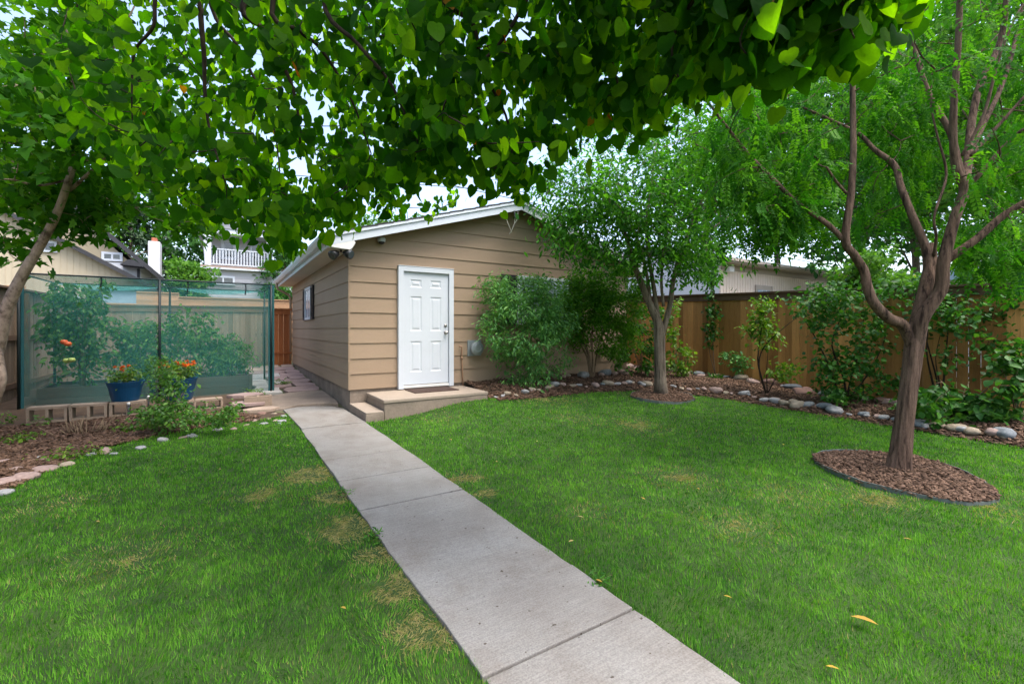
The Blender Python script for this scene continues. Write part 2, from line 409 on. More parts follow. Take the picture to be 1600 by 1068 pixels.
# ================================================================ GROUND, LAWN, PATH
def gnoise(x, y):
    return .5 * (np.sin(x * 1.7 + 1.3 * np.sin(y * 1.1)) * np.cos(y * 1.9 + .7 * np.sin(x * .9)) + .5 * np.sin(x * 4.1 + y * 3.3 + 2 * np.sin(y * 2.2)))
def inside(poly, x, y):
    P = np.array(poly); r = np.zeros(x.shape, bool); j = len(P) - 1
    for i in range(len(P)):
        c = ((P[i, 1] > y) != (P[j, 1] > y)) & (x < (P[j, 0] - P[i, 0]) * (y - P[i, 1]) / (P[j, 1] - P[i, 1] + 1e-12) + P[i, 0])
        r ^= c; j = i
    return r
def edge_dist(poly, x, y):
    P = np.array(poly); d = np.full(x.shape, 1e9)
    for i in range(len(P)):
        a, b = P[i], P[(i + 1) % len(P)]; ab = b - a
        t = np.clip(((x - a[0]) * ab[0] + (y - a[1]) * ab[1]) / (ab @ ab + 1e-12), 0, 1)
        d = np.minimum(d, np.hypot(x - a[0] - t * ab[0], y - a[1] - t * ab[1]))
    return d
def dense(poly, step=.18):
    out = []
    for i in range(len(poly)):
        a, b = Vector(poly[i][:2]), Vector(poly[(i + 1) % len(poly)][:2]); n = max(1, int((b - a).length / step))
        out += [tuple(a.lerp(b, k / n)) for k in range(n)]
    return out
def sheet(name, poly, zf, m, step=.22, parent=None):
    P = dense(poly, step); A = np.array(P)
    gx, gy = np.meshgrid(np.arange(A[:, 0].min(), A[:, 0].max(), step), np.arange(A[:, 1].min(), A[:, 1].max(), step))
    gx = (gx + rng.uniform(-.3, .3, gx.shape) * step).ravel(); gy = (gy + rng.uniform(-.3, .3, gy.shape) * step).ravel()
    k = inside(P, gx, gy) & (edge_dist(P, gx, gy) > step * .4)
    pts = [Vector(p) for p in P] + [Vector((a, b)) for a, b in zip(gx[k], gy[k])]
    n = len(P)
    v, e, f, *_ = delaunay_2d_cdt(pts, [(i, (i + 1) % n) for i in range(n)], [], 1, 1e-6)
    mb = MB(); mb.v = [(p.x, p.y, zf(p.x, p.y)) for p in v]; mb.f = [tuple(q) for q in f]; mb.r = [.5] * len(f)
    o = mb.build(name, m, parent, smooth=True)
    return o

# one sheet to the horizon, finer in the middle
gxs = sorted(set([-900, -300, -100, -40, -20] + list(np.arange(-12, 14.1, 1.0)) + [20, 40, 100, 300, 900]))
gys = sorted(set([-900, -300, -100, -40, -20] + list(np.arange(-12, 12.1, 1.0)) + [20, 40, 100, 300, 900]))
mb = MB(); mb.v = [(x, y, T(x, y) - .02) for y in gys for x in gxs]
for j in range(len(gys) - 1):
    for i in range(len(gxs) - 1):
        b = j * len(gxs) + i; mb.f.append((b, b + 1, b + len(gxs) + 1, b + len(gxs))); mb.r.append(.5)
kind(mb.build('ground', M['ground']), 'structure')

XL, XR = -.90, -.03                                     # the walk's two edges (they draw in a little towards the house)
def xl(y): return max(-.93, min(-.88, -.89 + .009 * min(y, 0)))
def xr(y): return -.012 + .0115 * y - (.02 * max(0, (-y - 5) / 2))
px_left = [(440, 652), (395, 659), (330, 666), (270, 678), (240, 684), (200, 693), (160, 701), (120, 716), (90, 730), (60, 746), (0, 773)]
LAWN_L = [(xl(-10), -10.5), (xl(-5), -5), (xl(-3), -3), (xl(0), .35)] + [tuple(G(x, y)[:2]) for x, y in px_left] + [(-4.2, -3.6), (-4.6, -6), (-4.6, -10.5)]
px_right = [(779, 626), (830, 622), (880, 617), (930, 613), (985, 610), (1052, 613), (1130, 623), (1200, 634), (1311, 652), (1400, 667), (1500, 683), (1600, 699)]
LAWN_R = [(xr(-10.5), -10.5)] + [(xr(-1), -1.13), (.30, -1.13), (.30, -1.07), (2.12, -1.07), (2.2, -1.12)] + [tuple(GT(x, y, .02)[:2]) for x, y in px_right] + [(6.25, -8), (6.2, -10.5)]
px_ring = [(1270, 717), (1285, 712), (1310, 710), (1350, 710), (1400, 713), (1440, 720), (1475, 731), (1510, 746), (1540, 762), (1558, 776), (1563, 786), (1545, 791), (1510, 792), (1470, 787), (1430, 780), (1390, 772), (1350, 763), (1315, 750), (1288, 736), (1274, 726)]
RING_R = [tuple(G(x, y)[:2]) for x, y in px_ring]
px_ring2 = [(985, 622), (988, 617), (1010, 613), (1050, 614), (1078, 619), (1086, 627), (1062, 632), (1030, 632), (1003, 628)]
RING_M = [tuple(GT(x, y)[:2]) for x, y in px_ring2]
def lawn_z(x, y): return T(x, y) + .008 + .012 * float(gnoise(np.array(x * .8), np.array(y * .8)))
for poly in (LAWN_L, LAWN_R):
    kind(sheet('lawn', poly, lawn_z, M['turf']), 'structure')

def dryness(x, y):
    """worn straw-coloured patches: along the walk's left edge, by the rings, here and there in the grass"""
    d = np.zeros(x.shape)
    for (a, b, r, k) in ((-1.06, -3.3, .24, 1.2), (-1.0, -4.0, .18, 1.1), (-1.04, -4.7, .20, 1.2), (-.98, -5.2, .14, 1.2), (-.97, -5.6, .15, 1.2), (-.97, -6.0, .16, 1.2), (-1.5, -3.6, .22, .6), (-1.75, -6.45, .30, 1.1), (-1.3, -6.6, .22, .8),
                         (-2.3, -4.4, .3, .35), (.08, -4.2, .14, .9), (.05, -4.6, .10, .8), (3.1, -3.5, .38, .42), (2.5, -2.9, .35, .3), (2.7, -6.4, .25, .5), (3.2, -7.0, .25, .45), (4.8, -2.1, .3, .4),
                         (1.8, -5.2, .3, .4), (1.25, -6.1, .25, .45), (2.2, -6.0, .3, .35), (3.8, -7.3, .3, .4), (1.0, -1.6, .3, .25), (-1.15, -6.9, .25, .8), (.5, -5.4, .2, .3), (3.0, -1.6, .5, .35), (-2.9, -3.0, .3, .3)):
        d = np.maximum(d, k * np.exp(-((x - a) ** 2 + (y - b) ** 2) / (r * r)))
    return np.clip(d * (1 + .6 * vnoise(x, y, .12)), 0, 1)
VN = rng.uniform(-1, 1, (256, 256))
def vnoise(x, y, cell):
    u, v = x / cell + 31.7, y / cell + 77.1; i, j = np.floor(u).astype(int), np.floor(v).astype(int); f, g = u - i, v - j
    f = f * f * (3 - 2 * f); g = g * g * (3 - 2 * g); q = lambda a, b: VN[a % 256, b % 256]
    return (q(i, j) * (1 - f) + q(i + 1, j) * f) * (1 - g) + (q(i, j + 1) * (1 - f) + q(i + 1, j + 1) * f) * g
def grow(poly, holes, name, label):
    A = np.array(poly); x0, y0 = A.min(0); x1, y1 = A.max(0)
    DMAX = 11500.0; N = int((x1 - x0) * (y1 - y0) * DMAX)
    x = rng.uniform(x0, x1, N); y = rng.uniform(y0, y1, N)
    px, py, Z = proj(np.stack([x, y, np.zeros(N)], -1))
    vis = (Z > .9) & (px > -260) & (px < 1860) & (py < 1330)
    dens = np.where(vis, DMAX * np.clip(2.3 / np.maximum(Z, .5), 0, 1) ** 1.35, 160)
    k = rng.random(N) < dens / DMAX
    x, y, Z, vis = x[k], y[k], Z[k], vis[k]
    k = inside(poly, x, y)
    for h in holes: k &= ~inside(h, x, y)
    x, y, Z, vis = x[k], y[k], Z[k], vis[k]; n = len(x)
    dr0 = dryness(x, y); ex = np.where((dr0 > .42) & (rng.random(n) < .9))[0]; n0 = n           # thatch: extra straw lying flat in the worn spots
    x = np.concatenate([x, x[ex] + rng.normal(0, .012, len(ex))]); y = np.concatenate([y, y[ex] + rng.normal(0, .012, len(ex))]); Z = np.concatenate([Z, Z[ex]]); vis = np.concatenate([vis, vis[ex]])
    straw = np.arange(len(x)) >= n0; n = len(x)
    dry = dryness(x, y); clump = .45 * gnoise(x * 3.1, y * 3.1) + .75 * vnoise(x, y, .07) + .55 * vnoise(x, y, .19); tone = gnoise(x * .75 + 3, y * .75)
    k = rng.random(n) < 1 - .18 * dry
    x, y, Z, vis, dry, clump, tone, straw = (q[k] for q in (x, y, Z, vis, dry, clump, tone, straw)); n = len(x)
    z = T_np(x, y) + .004 + .012 * gnoise(x * .8, y * .8)
    h = rng.uniform(.018, .040, n) * (1 + .30 * clump) * (1 - .45 * dry)
    ed = edge_dist(poly, x, y); h *= np.where(ed < .05, 1.25, 1.0)
    h = np.where(vis, h, h * 1.1)
    w = np.where(vis, rng.uniform(.0026, .0046, n) * np.clip(Z / 2.6, .9, 2.6), .02)
    lean0 = 1.3 * np.clip(dry, 0, 1) + 2.0 * straw
    az = rng.uniform(0, 2 * np.pi, n) * .35 + 3.5 * vnoise(x + 9, y, .11); lean = np.clip(rng.uniform(.05, .8, n) + .3 * vnoise(x, y + 5, .13), .03, 1.3) + lean0
    tip = np.stack([np.cos(az) * lean, np.sin(az) * lean, np.ones(n)], -1)
    nrm = np.stack([np.cos(az + rng.normal(0, .5, n)), np.sin(az + rng.normal(0, .5, n)), np.full(n, .35)], -1)
    r = np.clip(.42 + .17 * clump + .12 * tone + .10 * vnoise(x, y, .6) + rng.normal(0, .20, n), .0, .72)
    r = np.where(rng.random(n) < dry * .95, rng.uniform(.80, 1.0, n), r)
    r = np.where(straw, rng.uniform(.82, 1.0, n), r); h = np.where(straw, rng.uniform(.025, .05, n), h)
    r = np.where(rng.random(n) < .012, rng.uniform(.78, .92, n), r)
    tm = ([(-.5, 0, 0), (.5, 0, 0), (.38, .5, .04), (-.38, .5, .04), (0, 1, -.10)], [(0, 1, 2, 3), (3, 2, 4)])
    o = leaves(name, tm, np.stack([x, y, z], -1), tip, nrm, h, M['grass'], None, r, True, w)
    kind(o, 'stuff'); tag(o, label, 'grass')
    return n
def _sn(t): t = np.clip(t, 0, 1); return t * t * (3 - 2 * t)
def T_np(x, y): return .04 * np.clip(y, 0, 8) + .17 * _sn((x - .25) / 1.6) * _sn((y + 4.5) / 3.2)
M['grass'] = leafmat('grass_blade', [(0, (.020, .100, .008)), (.35, (.084, .270, .022)), (.72, (.205, .45, .050)), (.78, (.30, .31, .08)), (1, (.50, .38, .20))], .42, (1.25, 1.3, .4), .65, .10)
grow(LAWN_L, [], 'grass', 'short green lawn left of the concrete walk with dry patches along its edge')
grow(LAWN_R, [RING_R, RING_M], 'grass', 'wide green lawn between the concrete walk and the cedar fence')

# the concrete walk: slabs with open joints over a dark base
mb = MB(); ys = [.85, -1.14, -2.93, -4.46, -6.42, -8.3, -10.5]
tool = [-2.0, -3.7, -5.93, -7.3]
for a, b in zip(ys[:-1], ys[1:]):
    cuts = [a] + [t for t in tool if b < t < a] + [b]
    for i, (p, q) in enumerate(zip(cuts[:-1], cuts[1:])):
        g0 = .009 if i == 0 else .003; g1 = .009 if i == len(cuts) - 2 else .003
        dz = .012 * math.sin(p * 1.7)*.3
        if a == .85 and i == 0:
            pl = [(xl(0), q + g1), (xr(-1), q + g1), (XR - .02, .28), (XR - .14, .58), (XR - .42, .78), (XL + .2, .82), (XL - .04, .70)]
            mb.prism(pl, -.09, .032, axis='z')
        else:
            y0_, y1_ = q + g1, p - g0; nn_ = max(2, int((y1_ - y0_) / .09))
            eg = lambda X_: [(X_(y0_ + (y1_ - y0_) * t / nn_) + random.gauss(0, .002) + .003 * math.sin(5 * (y0_ + (y1_ - y0_) * t / nn_)), y0_ + (y1_ - y0_) * t / nn_) for t in range(nn_ + 1)]
            mb.prism(eg(xl)[::-1] + eg(xr), -.09, .03 + dz, axis='z')
o = mb.build('path', M['concrete'], bevel=.006); kind(o, 'structure')
mb = MB(); mb.prism([(xl(-10) + .01, -10.4), (xr(-10.4) - .01, -10.4), (xr(-1) - .01, -1), (xr(.6) - .03, .6), (xl(.6) + .01, .6), (xl(-3) + .01, -3)], -.1, .012, axis='z'); kind(mb.build('path_base', M['soil']), 'structure')
# the older, stained slab that climbs beside the garage
mb = MB()
pl = [(-1.28, .62), (-.95, .66), (-.70, .84), (-.40, .80), (-.06, .60), (-.03, .9), (-.03, 2.3), (-.18, 2.42), (-.75, 2.12), (-1.22, 1.85), (-1.5, 1.35)]
n = len(pl); b = 0
mb.v = [(x, y, T(x, y) - .1) for x, y in pl] + [(x, y, T(x, y) + .035 + .012 * math.sin(3 * x + 2 * y)) for x, y in pl]
mb.f = [tuple(range(n - 1, -1, -1)), tuple(range(n, 2 * n))] + [(i, (i + 1) % n, n + (i + 1) % n, n + i) for i in range(n)]; mb.r = [.5] * len(mb.f)
kind(mb.build('old_path', M['old_concrete'], bevel=.01), 'structure')

# ================================================================ BEDS
FENCE_X = 8.25
FRONT_EDGE = [tuple(GT(x, y, .02)[:2]) for x, y in px_right]
BED_R = [(2.12, -1.06), (2.2, -1.12)] + FRONT_EDGE + [(6.25, -8), (6.2, -10.5), (FENCE_X + .05, -10.5), (FENCE_X + .05, 2.5), (6.75, 2.5), (6.75, .03), (2.14, .03)]
def bedr_z(x, y):
    d = float(edge_dist(BED_R[:17], np.array(x), np.array(y))) if False else min((Vector((x, y)) - Vector(p)).length for p in dense(BED_R[:15], .15))
    return T(x, y) + .006 + .13 * min(1, d / .6) + (.06 * max(0., min(1., (y + .9) / .7)) if x < 6.6 else 0) + .015 * math.sin(7 * x) * math.cos(6 * y)
_cache = {}
def bedr(x, y):
    k = (round(x, 2), round(y, 2))
    if k not in _cache: _cache[k] = bedr_z(x, y)
    return _cache[k]
o = sheet('planting_bed', BED_R, bedr, M['soil'], .22); kind(o, 'structure')
LEFT_EDGE = [tuple(G(x, y)[:2]) for x, y in px_left]
BED_L = [(XL - .03, .35)] + LEFT_EDGE + [(-4.2, -3.6), (-4.6, -6), (-4.6, -10.5), (-5.05, -10.5), (-5.05, 7.8), (-1.3, 7.8), (-1.3, 1.0), (-1.1, .6)]
def bedl(x, y): return T(x, y) + .006 + .02 * math.sin(5 * x + 1) * math.cos(4 * y)
o = sheet('planting_bed', BED_L, bedl, M['soil'], .25); kind(o, 'structure')
def chips(poly, dens, zf, label, size=(.018, .05), keep=None):
    A = np.array(poly); x0, y0 = A.min(0); x1, y1 = A.max(0); N = int((x1 - x0) * (y1 - y0) * dens)
    x = rng.uniform(x0, x1, N); y = rng.uniform(y0, y1, N); k = inside(poly, x, y)
    px, py, Z = proj(np.stack([x, y, np.zeros(N)], -1)); k &= (Z > 1) & (px > -250) & (px < 1850)
    if keep is not None: k &= keep(x, y)
    x, y = x[k], y[k]; n = len(x)
    z = np.array([zf(a, b) for a, b in zip(x, y)]) + rng.uniform(.004, .022, n)
    az = rng.uniform(0, 2 * np.pi, n)
    tip = np.stack([np.cos(az), np.sin(az), rng.normal(0, .35, n)], -1)
    nrm = np.stack([rng.normal(0, .4, n), rng.normal(0, .4, n), np.ones(n)], -1)
    tm = ([(-.5, -.5, 0), (.5, -.45, 0), (.42, .5, 0), (-.5, .45, 0), (-.5, -.5, .16), (.5, -.45, .16), (.42, .5, .16), (-.5, .45, .16)],
          [(4, 5, 6, 7), (0, 1, 5, 4), (1, 2, 6, 5), (2, 3, 7, 6), (3, 0, 4, 7)])
    L = rng.uniform(size[0], size[1], n)
    o = leaves('mulch', tm, np.stack([x, y, z], -1), tip, nrm, L, M['chips'], None, rng.random(n), False, L * rng.uniform(.3, .6, n))
    kind(o, 'stuff'); tag(o, label, 'mulch')
def ring_z(poly):
    c = np.mean(np.array(poly), 0)
    return lambda x, y: T(x, y) + .03 + .03 * max(0, 1 - math.hypot(x - c[0], y - c[1]) / .7)
for nm, poly, lab, lab2 in (('tree_ring', RING_R, 'oval mulch ring with metal edging round the big forked tree', 'brown bark mulch inside the oval ring under the big forked tree'),
                            ('tree_ring', RING_M, 'small mulch ring with metal edging round the middle tree', 'brown bark mulch inside the small ring under the middle tree')):
    zf = ring_z(poly)
    c = np.mean(np.array(poly), 0)
    r = thing(nm, lab, 'tree ring', (c[0], c[1], 0))
    s = sheet('soil_fill', [tuple(c + (np.array(p) - c) * .97) for p in poly], lambda x, y: zf(x, y) - .006, M['soil'], .15, r)
    mb = MB(); P = dense(poly, .10); n = len(P)
    for i in range(n):
        a, b = np.array(P[i]), np.array(P[(i + 1) % n]); ai, bi = c + (a - c) * .985, c + (b - c) * .985
        h0 = .052 + .014 * math.sin(i * .5); h1 = .052 + .014 * math.sin(((i + 1) % n) * .5)
        h0 += T(*a); h1 += T(*b); q = [(*a, -.03), (*b, -.03), (*bi, -.03), (*ai, -.03), (*a, h0), (*b, h1), (*bi, h1), (*ai, h0)]
        for f in ((4, 5, 6, 7), (0, 1, 5, 4), (2, 3, 7, 6)): mb.face([q[k] for k in f])
    mb.build('edging', M['edging'], r)
    chips(poly, 3600 if poly is RING_R else 2500, zf, lab2, (.016, .05))
chips(BED_R, 750, bedr, 'brown bark mulch filling the bed along the garage and fence', (.03, .07), keep=lambda x, y: (y < -.02) | (x > 6.75))
MUL_L = [(-1.3, .25)] + LEFT_EDGE[1:] + [(-4.2, -3.6), (-4.95, -3.4), (-4.95, .9), (-4.0, 1.0), (-3.0, 1.15), (-1.9, .9)]
chips(MUL_L, 1500, bedl, 'brown bark mulch in the bed below the net enclosure', (.025, .065))

# ================================================================ GARAGE
GW, GL, Z0, ROW = 6.6, 7.62, .374, .2625
EAVE_Z, RIDGE_X, SL = 2.94, 3.3, .293          # roof top at x = -.37; slope
def roof_top(x): return EAVE_Z + SL * ((x + .37) if x <= RIDGE_X else (2 * RIDGE_X + .37 - x))
gar = thing('garage', 'tan lap-sided garage with white door and low gable roof at the end of the walk', 'garage', (GW / 2, GL / 2, 0))
def clip(poly, f):
    out = []
    for i in range(len(poly)):
        a, b = poly[i], poly[(i + 1) % len(poly)]; fa, fb = f(a), f(b)
        if fa >= 0: out.append(a)
        if fa * fb < 0:
            t = fa / (fa - fb); out.append((a[0] + (b[0] - a[0]) * t, a[1] + (b[1] - a[1]) * t))
    return out
mb = MB(); LIP = .017
for yy, sgn in ((0, -1), (GL, 1)):
    k = 0; mb = MB()
    while Z0 + k * ROW < 3.95:
        za, zb = Z0 + k * ROW, Z0 + (k + 1) * ROW
        p = clip([(0, za), (GW, za), (GW, zb), (0, zb)], lambda q: roof_top(0) - .10 + SL * q[0] - q[1])
        if p: p = clip(p, lambda q: roof_top(0) - .10 + SL * (GW - q[0]) - q[1])
        if len(p) >= 3:
            zmin = min(q[1] for q in p); rr = random.random()
            off = lambda z: yy + sgn * (.002 + (LIP - .002) * (1 - (z - za) / ROW))
            mb.face([(q[0], off(q[1]), q[1]) for q in (p if sgn < 0 else p[::-1])], rr)
            lo = [q for q in p if abs(q[1] - za) < 1e-6]
            if len(lo) == 2:
                a, b = sorted(lo); mb.face([(b[0], yy + sgn * LIP, za), (a[0], yy + sgn * LIP, za), (a[0], yy, za), (b[0], yy, za)], .0)  # lap underside gets the darkest tint: shade put into the colour
        k += 1
    mb.build('gable_siding', M['siding'], gar)
for xx, sgn in ((0, -1), (GW, 1)):
    mb = MB()
    for k in range(10):
        za, zb = Z0 + k * ROW, min(Z0 + (k + 1) * ROW, 2.93); rr = random.random()
        xa, xb = xx + sgn * LIP, xx + sgn * .002
        mb.face([(xa, 0, za), (xb, 0, zb), (xb, GL, zb), (xa, GL, za)], rr)
        mb.face([(xa, 0, za), (xa, GL, za), (xx, GL, za), (xx, 0, za)], 0)  # underside again tinted darkest, to deepen the shadow line
    mb.build('side_siding', M['siding'], gar)
mb = MB(); mb.box(.02, .02, .36, GW - .02, GL - .02, 2.8); mb.prism([(.02, 2.8), (GW - .02, 2.8), (RIDGE_X, roof_top(RIDGE_X) - .15)], .02, GL - .02); mb.build('wall_core', M['dark_wood'], gar)
mb = MB(); mb.box(.012, .012, -.3, GW - .012, GL - .012, Z0 - .004); mb.build('foundation', M['old_concrete'], gar)
mb = MB()
for x, y in ((-LIP - .004, -LIP - .004),): mb.box(x, y, Z0 - .002, x + .03, y + .03, 2.86)
mb.build('corner_trim', M['siding'], gar)
# roof
YF, YB = -.30, GL + .3
mb = MB(); th = .055; XO = -.40
def rt(x): return roof_top(x)
NR = 14
for side in (0, 1):
    for k in range(NR):
        u0, u1 = k / NR, (k + 1) / NR
        xa = XO + (RIDGE_X - XO) * u0; xb = XO + (RIDGE_X - XO) * u1
        za, zb = rt(xa) + .012, rt(xb)
        if side: xa, xb = 2 * RIDGE_X - xa, 2 * RIDGE_X - xb
        for j in range(12):
            y0 = YF - .03 + (YB - YF + .06) * j / 12; y1 = YF - .03 + (YB - YF + .06) * (j + 1) / 12
            f = [(xa, y0, za), (xb, y0, zb), (xb, y1, zb), (xa, y1, za)]
            mb.face(f if side else f[::-1], random.random())
        f = [(xa, YF - .03, za - .03), (xb, YF - .03, zb - .03), (xb, YF - .03, zb), (xa, YF - .03, za)]; mb.face(f, 0)
    xe = XO if not side else 2 * RIDGE_X - XO
    mb.face([(xe, YF - .03, rt(XO) + .012), (xe, YB + .03, rt(XO) + .012), (xe, YB + .03, rt(XO) - .02), (xe, YF - .03, rt(XO) - .02)], 0)
mb.build('roof', M['shingle'], gar)
mb = MB()
mb.prism([(XO, rt(XO) - .022), (RIDGE_X, rt(RIDGE_X) - .022), (2 * RIDGE_X - XO, rt(XO) - .022), (2 * RIDGE_X - XO, rt(XO) - .05), (RIDGE_X, rt(RIDGE_X) - .05), (XO, rt(XO) - .05)], YF + .01, YB)
mb.build('roof_deck', M['siding'], gar)
mb = MB()
def rake(mb, y0, y1, top, bot, x0=-.37):
    mb.prism([(x0, rt(x0) - top), (RIDGE_X, rt(RIDGE_X) - top), (RIDGE_X, rt(RIDGE_X) - bot), (x0, rt(x0) - bot)], y0, y1)
    mb.prism([(2 * RIDGE_X - x0, rt(x0) - top), (2 * RIDGE_X - x0, rt(x0) - bot), (RIDGE_X + .001, rt(RIDGE_X) - bot), (RIDGE_X + .001, rt(RIDGE_X) - top)], y0, y1)
rake(mb, YF - .005, YF + .03, .026, .20)
mb.build('rake_board', M['white'], gar)
mb = MB(); rake(mb, YF - .027, YF - .006, .024, .068, -.39); mb.build('rake_trim', M['white'], gar)
mb = MB()                                               # boxed eave return at the corner, paint peeling underneath
mb.prism([(-.372, rt(-.37) - .19), (.0, rt(0) - .19), (.03, rt(0) - .23), (-.02, rt(-.37) - .212), (-.06, rt(-.37) - .245), (-.372, rt(-.37) - .225)], YF - .003, YF + .06)
mb.box(-.372, YF + .06, 2.70, -.02, YF + .10, 2.735)
mb.build('eave_return', M['old_white'], gar)
for xs in ((-.36, -.005), (GW + .005, GW + .36)):
    mb = MB()
    for j in range(4):
        y0 = YF + .05 + (YB - YF - .1) * j / 4; y1 = YF + .05 + (YB - YF - .1) * (j + 1) / 4
        mb.box(xs[0], y0 + .002, 2.735, xs[1], y1 - .002, 2.75)
    mb.build('soffit', M['soffit'], gar)
for s in (0, 1):
    mb = MB(); x0, x1 = (-.385, -.362) if not s else (GW + .362, GW + .385)
    mb.box(x0, YF + .032, 2.72, x1, YB, rt(-.37) - .03)
    mb.build('fascia', M['white'], gar)
mb = MB()                                               # K-style gutter along the left eave
prof = [(-.387, 2.90), (-.387, 2.80), (-.455, 2.80), (-.50, 2.86), (-.505, 2.905), (-.495, 2.905), (-.488, 2.865), (-.45, 2.812), (-.397, 2.812), (-.397, 2.90)]
mb.prism(prof, YF - .02, YB); mb.build('gutter', M['white'], gar)
mb = MB(); mb.tube([(-.44, 7.55, 2.80), (-.44, 7.55, 2.70), (-.40, 7.56, 2.62), (-.12, 7.6, 2.48), (-.055, 7.6, 2.38), (-.055, 7.6, .45)], .035, 10); mb.build('downspout', M['siding'], gar, smooth=True)
# door: frame, six-panel slab, hardware
DXL, DXR, DZ0, DZ1 = .925, 1.80, .40, 2.435
mb = MB(); FW = .095
mb.box(DXL - FW - .005, -.075, .33, DXL - .005, .02, DZ1 + FW); mb.box(DXR + .005, -.075, .33, DXR + FW + .005, .02, DZ1 + FW)
mb.box(DXL - .005, -.075, DZ1 + .005, DXR + .005, .02, DZ1 + FW)
mb.box(DXL - FW - .008, -.082, DZ1 + FW + .001, DXR + FW + .008, .02, DZ1 + FW + .012)
fr = mb.build('door_frame', M['white'], gar, bevel=.006)
mb = MB(); mb.box(DXL - .004, -.065, .34, DXR + .004, .02, .385); mb.build('threshold', M['old_white'], gar, bevel=.005)
mb = MB(); W = DXR - DXL; H = DZ1 - DZ0; yf = -.036
def slab(mb):
    cols = [(0.15, .40), (.59, .84)]; rows = [(.11, .385), (.475, .785), (.865, .935)]
    xs = [0] + [c for q in cols for c in q] + [1]; zs = [0] + [c for q in rows for c in q] + [1]
    for i in range(len(xs) - 1):
        for j in range(len(zs) - 1):
            x0, x1, z0, z1 = DXL + W * xs[i], DXL + W * xs[i + 1], DZ0 + H * zs[j], DZ0 + H * zs[j + 1]
            if i % 2 == 1 and j % 2 == 1:
                rings = [(0, 0), (.018, .009), (.036, .009), (.058, .002)]
                pr = None
                for d, dep in rings:
                    q = [(x0 + d, yf + dep, z0 + d), (x1 - d, yf + dep, z0 + d), (x1 - d, yf + dep, z1 - d), (x0 + d, yf + dep, z1 - d)]
                    if pr:
                        for a in range(4): mb.face([pr[a], pr[(a + 1) % 4], q[(a + 1) % 4], q[a]])
                    pr = q
                mb.face(pr)
            else: mb.face([(x0, yf, z0), (x1, yf, z0), (x1, yf, z1), (x0, yf, z1)])
slab(mb); dr = mb.build('door', M['white'], gar)
dx = DXL + W * .935
mb = MB(); mb.lathe([(.034, .0), (.034, .006), (.014, .010), (.012, .035), (.026, .045), (.030, .058), (.024, .070), (.0, .072)], (dx, yf, 1.34), 20, 'y'); mb.build('knob', M['metal'], dr, smooth=True)
mb = MB(); mb.lathe([(.032, .0), (.032, .008), (.024, .018), (.010, .02), (.0, .021)], (dx, yf, 1.47), 20, 'y'); mb.build('deadbolt', M['metal'], dr, smooth=True)
# windows
def window(parent, x0, x1, z0, z1, plane, name='window', pane='glass', fw=.06, mullion=True, shut=0, axis='y'):
    """a window in a wall facing -Y at y = plane (or facing -X at x = plane)"""
    def B(mb, a0, d0, c0, a1, d1, c1):
        if axis == 'y': mb.box(a0, plane + d0, c0, a1, plane + d1, c1)
        else: mb.box(plane + d0, a0, c0, plane + d1, a1, c1)
    mb = MB()
    B(mb, x0, -.05, z0, x0 + fw, .01, z1); B(mb, x1 - fw, -.05, z0, x1, .01, z1)
    B(mb, x0 + fw, -.05, z0, x1 - fw, .01, z0 + fw); B(mb, x0 + fw, -.05, z1 - fw, x1 - fw, .01, z1)
    if mullion: B(mb, (x0 + x1) / 2 - fw * .35, -.04, z0 + fw, (x0 + x1) / 2 + fw * .35, .01, z1 - fw)
    w = mb.build(name, M['white'], parent)
    mb = MB(); B(mb, x0 + fw * .5, -.034, z0 + fw * .5, x1 - fw * .5, -.027, z1 - fw * .5); mb.build('pane', M[pane], w)
    for s in range(2 if shut else 0):
        a0, a1 = (x0 - shut - .01, x0 - .01) if s == 0 else (x1 + .01, x1 + shut + .01)
        mb = MB(); B(mb, a0, -.055, z0, a0 + .045, -.012, z1); B(mb, a1 - .045, -.045, z0, a1, -.012, z1)
        B(mb, a0 + .045, -.045, z0, a1 - .045, -.012, z0 + .06); B(mb, a0 + .045, -.045, z1 - .06, a1 - .045, -.012, z1)
        k = z0 + .06
        while k < z1 - .08: B(mb, a0 + .045, -.034, k, a1 - .045, -.014, k + .022); k += .032
        mb.build('shutter', M['shutter'], parent)
    return w
window(gar, 3.36, 4.74, 1.50, 2.52, 0, pane='pale_glass', shut=.38)
window(gar, 3.85, 4.75, 1.64, 2.44, 0, pane='pale_glass', shut=.36, axis='x')

st = thing('stoop', 'stained concrete stoop with a lower step before the white door', 'stoop', (1.2, -.55, 0))
mb = MB(); mb.box(.28, -1.05, -.08, 2.09, -.02, .262); mb.build('stoop_base', M['old_concrete'], st, bevel=.015)
mb = MB(); mb.prism([(.265, -1.065), (2.10, -1.055), (2.105, -.02), (.27, -.02)], .262, .315, axis='z'); mb.build('stoop_slab', M['step_top'], st, bevel=.012)
mb = MB(); mb.box(-.012, -1.10, -.08, .262, -.03, .13); mb.build('step', M['old_concrete'], st, bevel=.012)
mb = MB(); mb.box(-.010, -1.098, .131, .258, -.032, .152); mb.build('step_tread', M['step_top'], st, bevel=.006)
mb = MB(); mb.box(.93, -.62, .317, 1.75, -.10, .331)
tag(mb.build('doormat', M['doormat'], bevel=.004), 'dark brown coir doormat lying on the stoop before the white door', 'doormat')

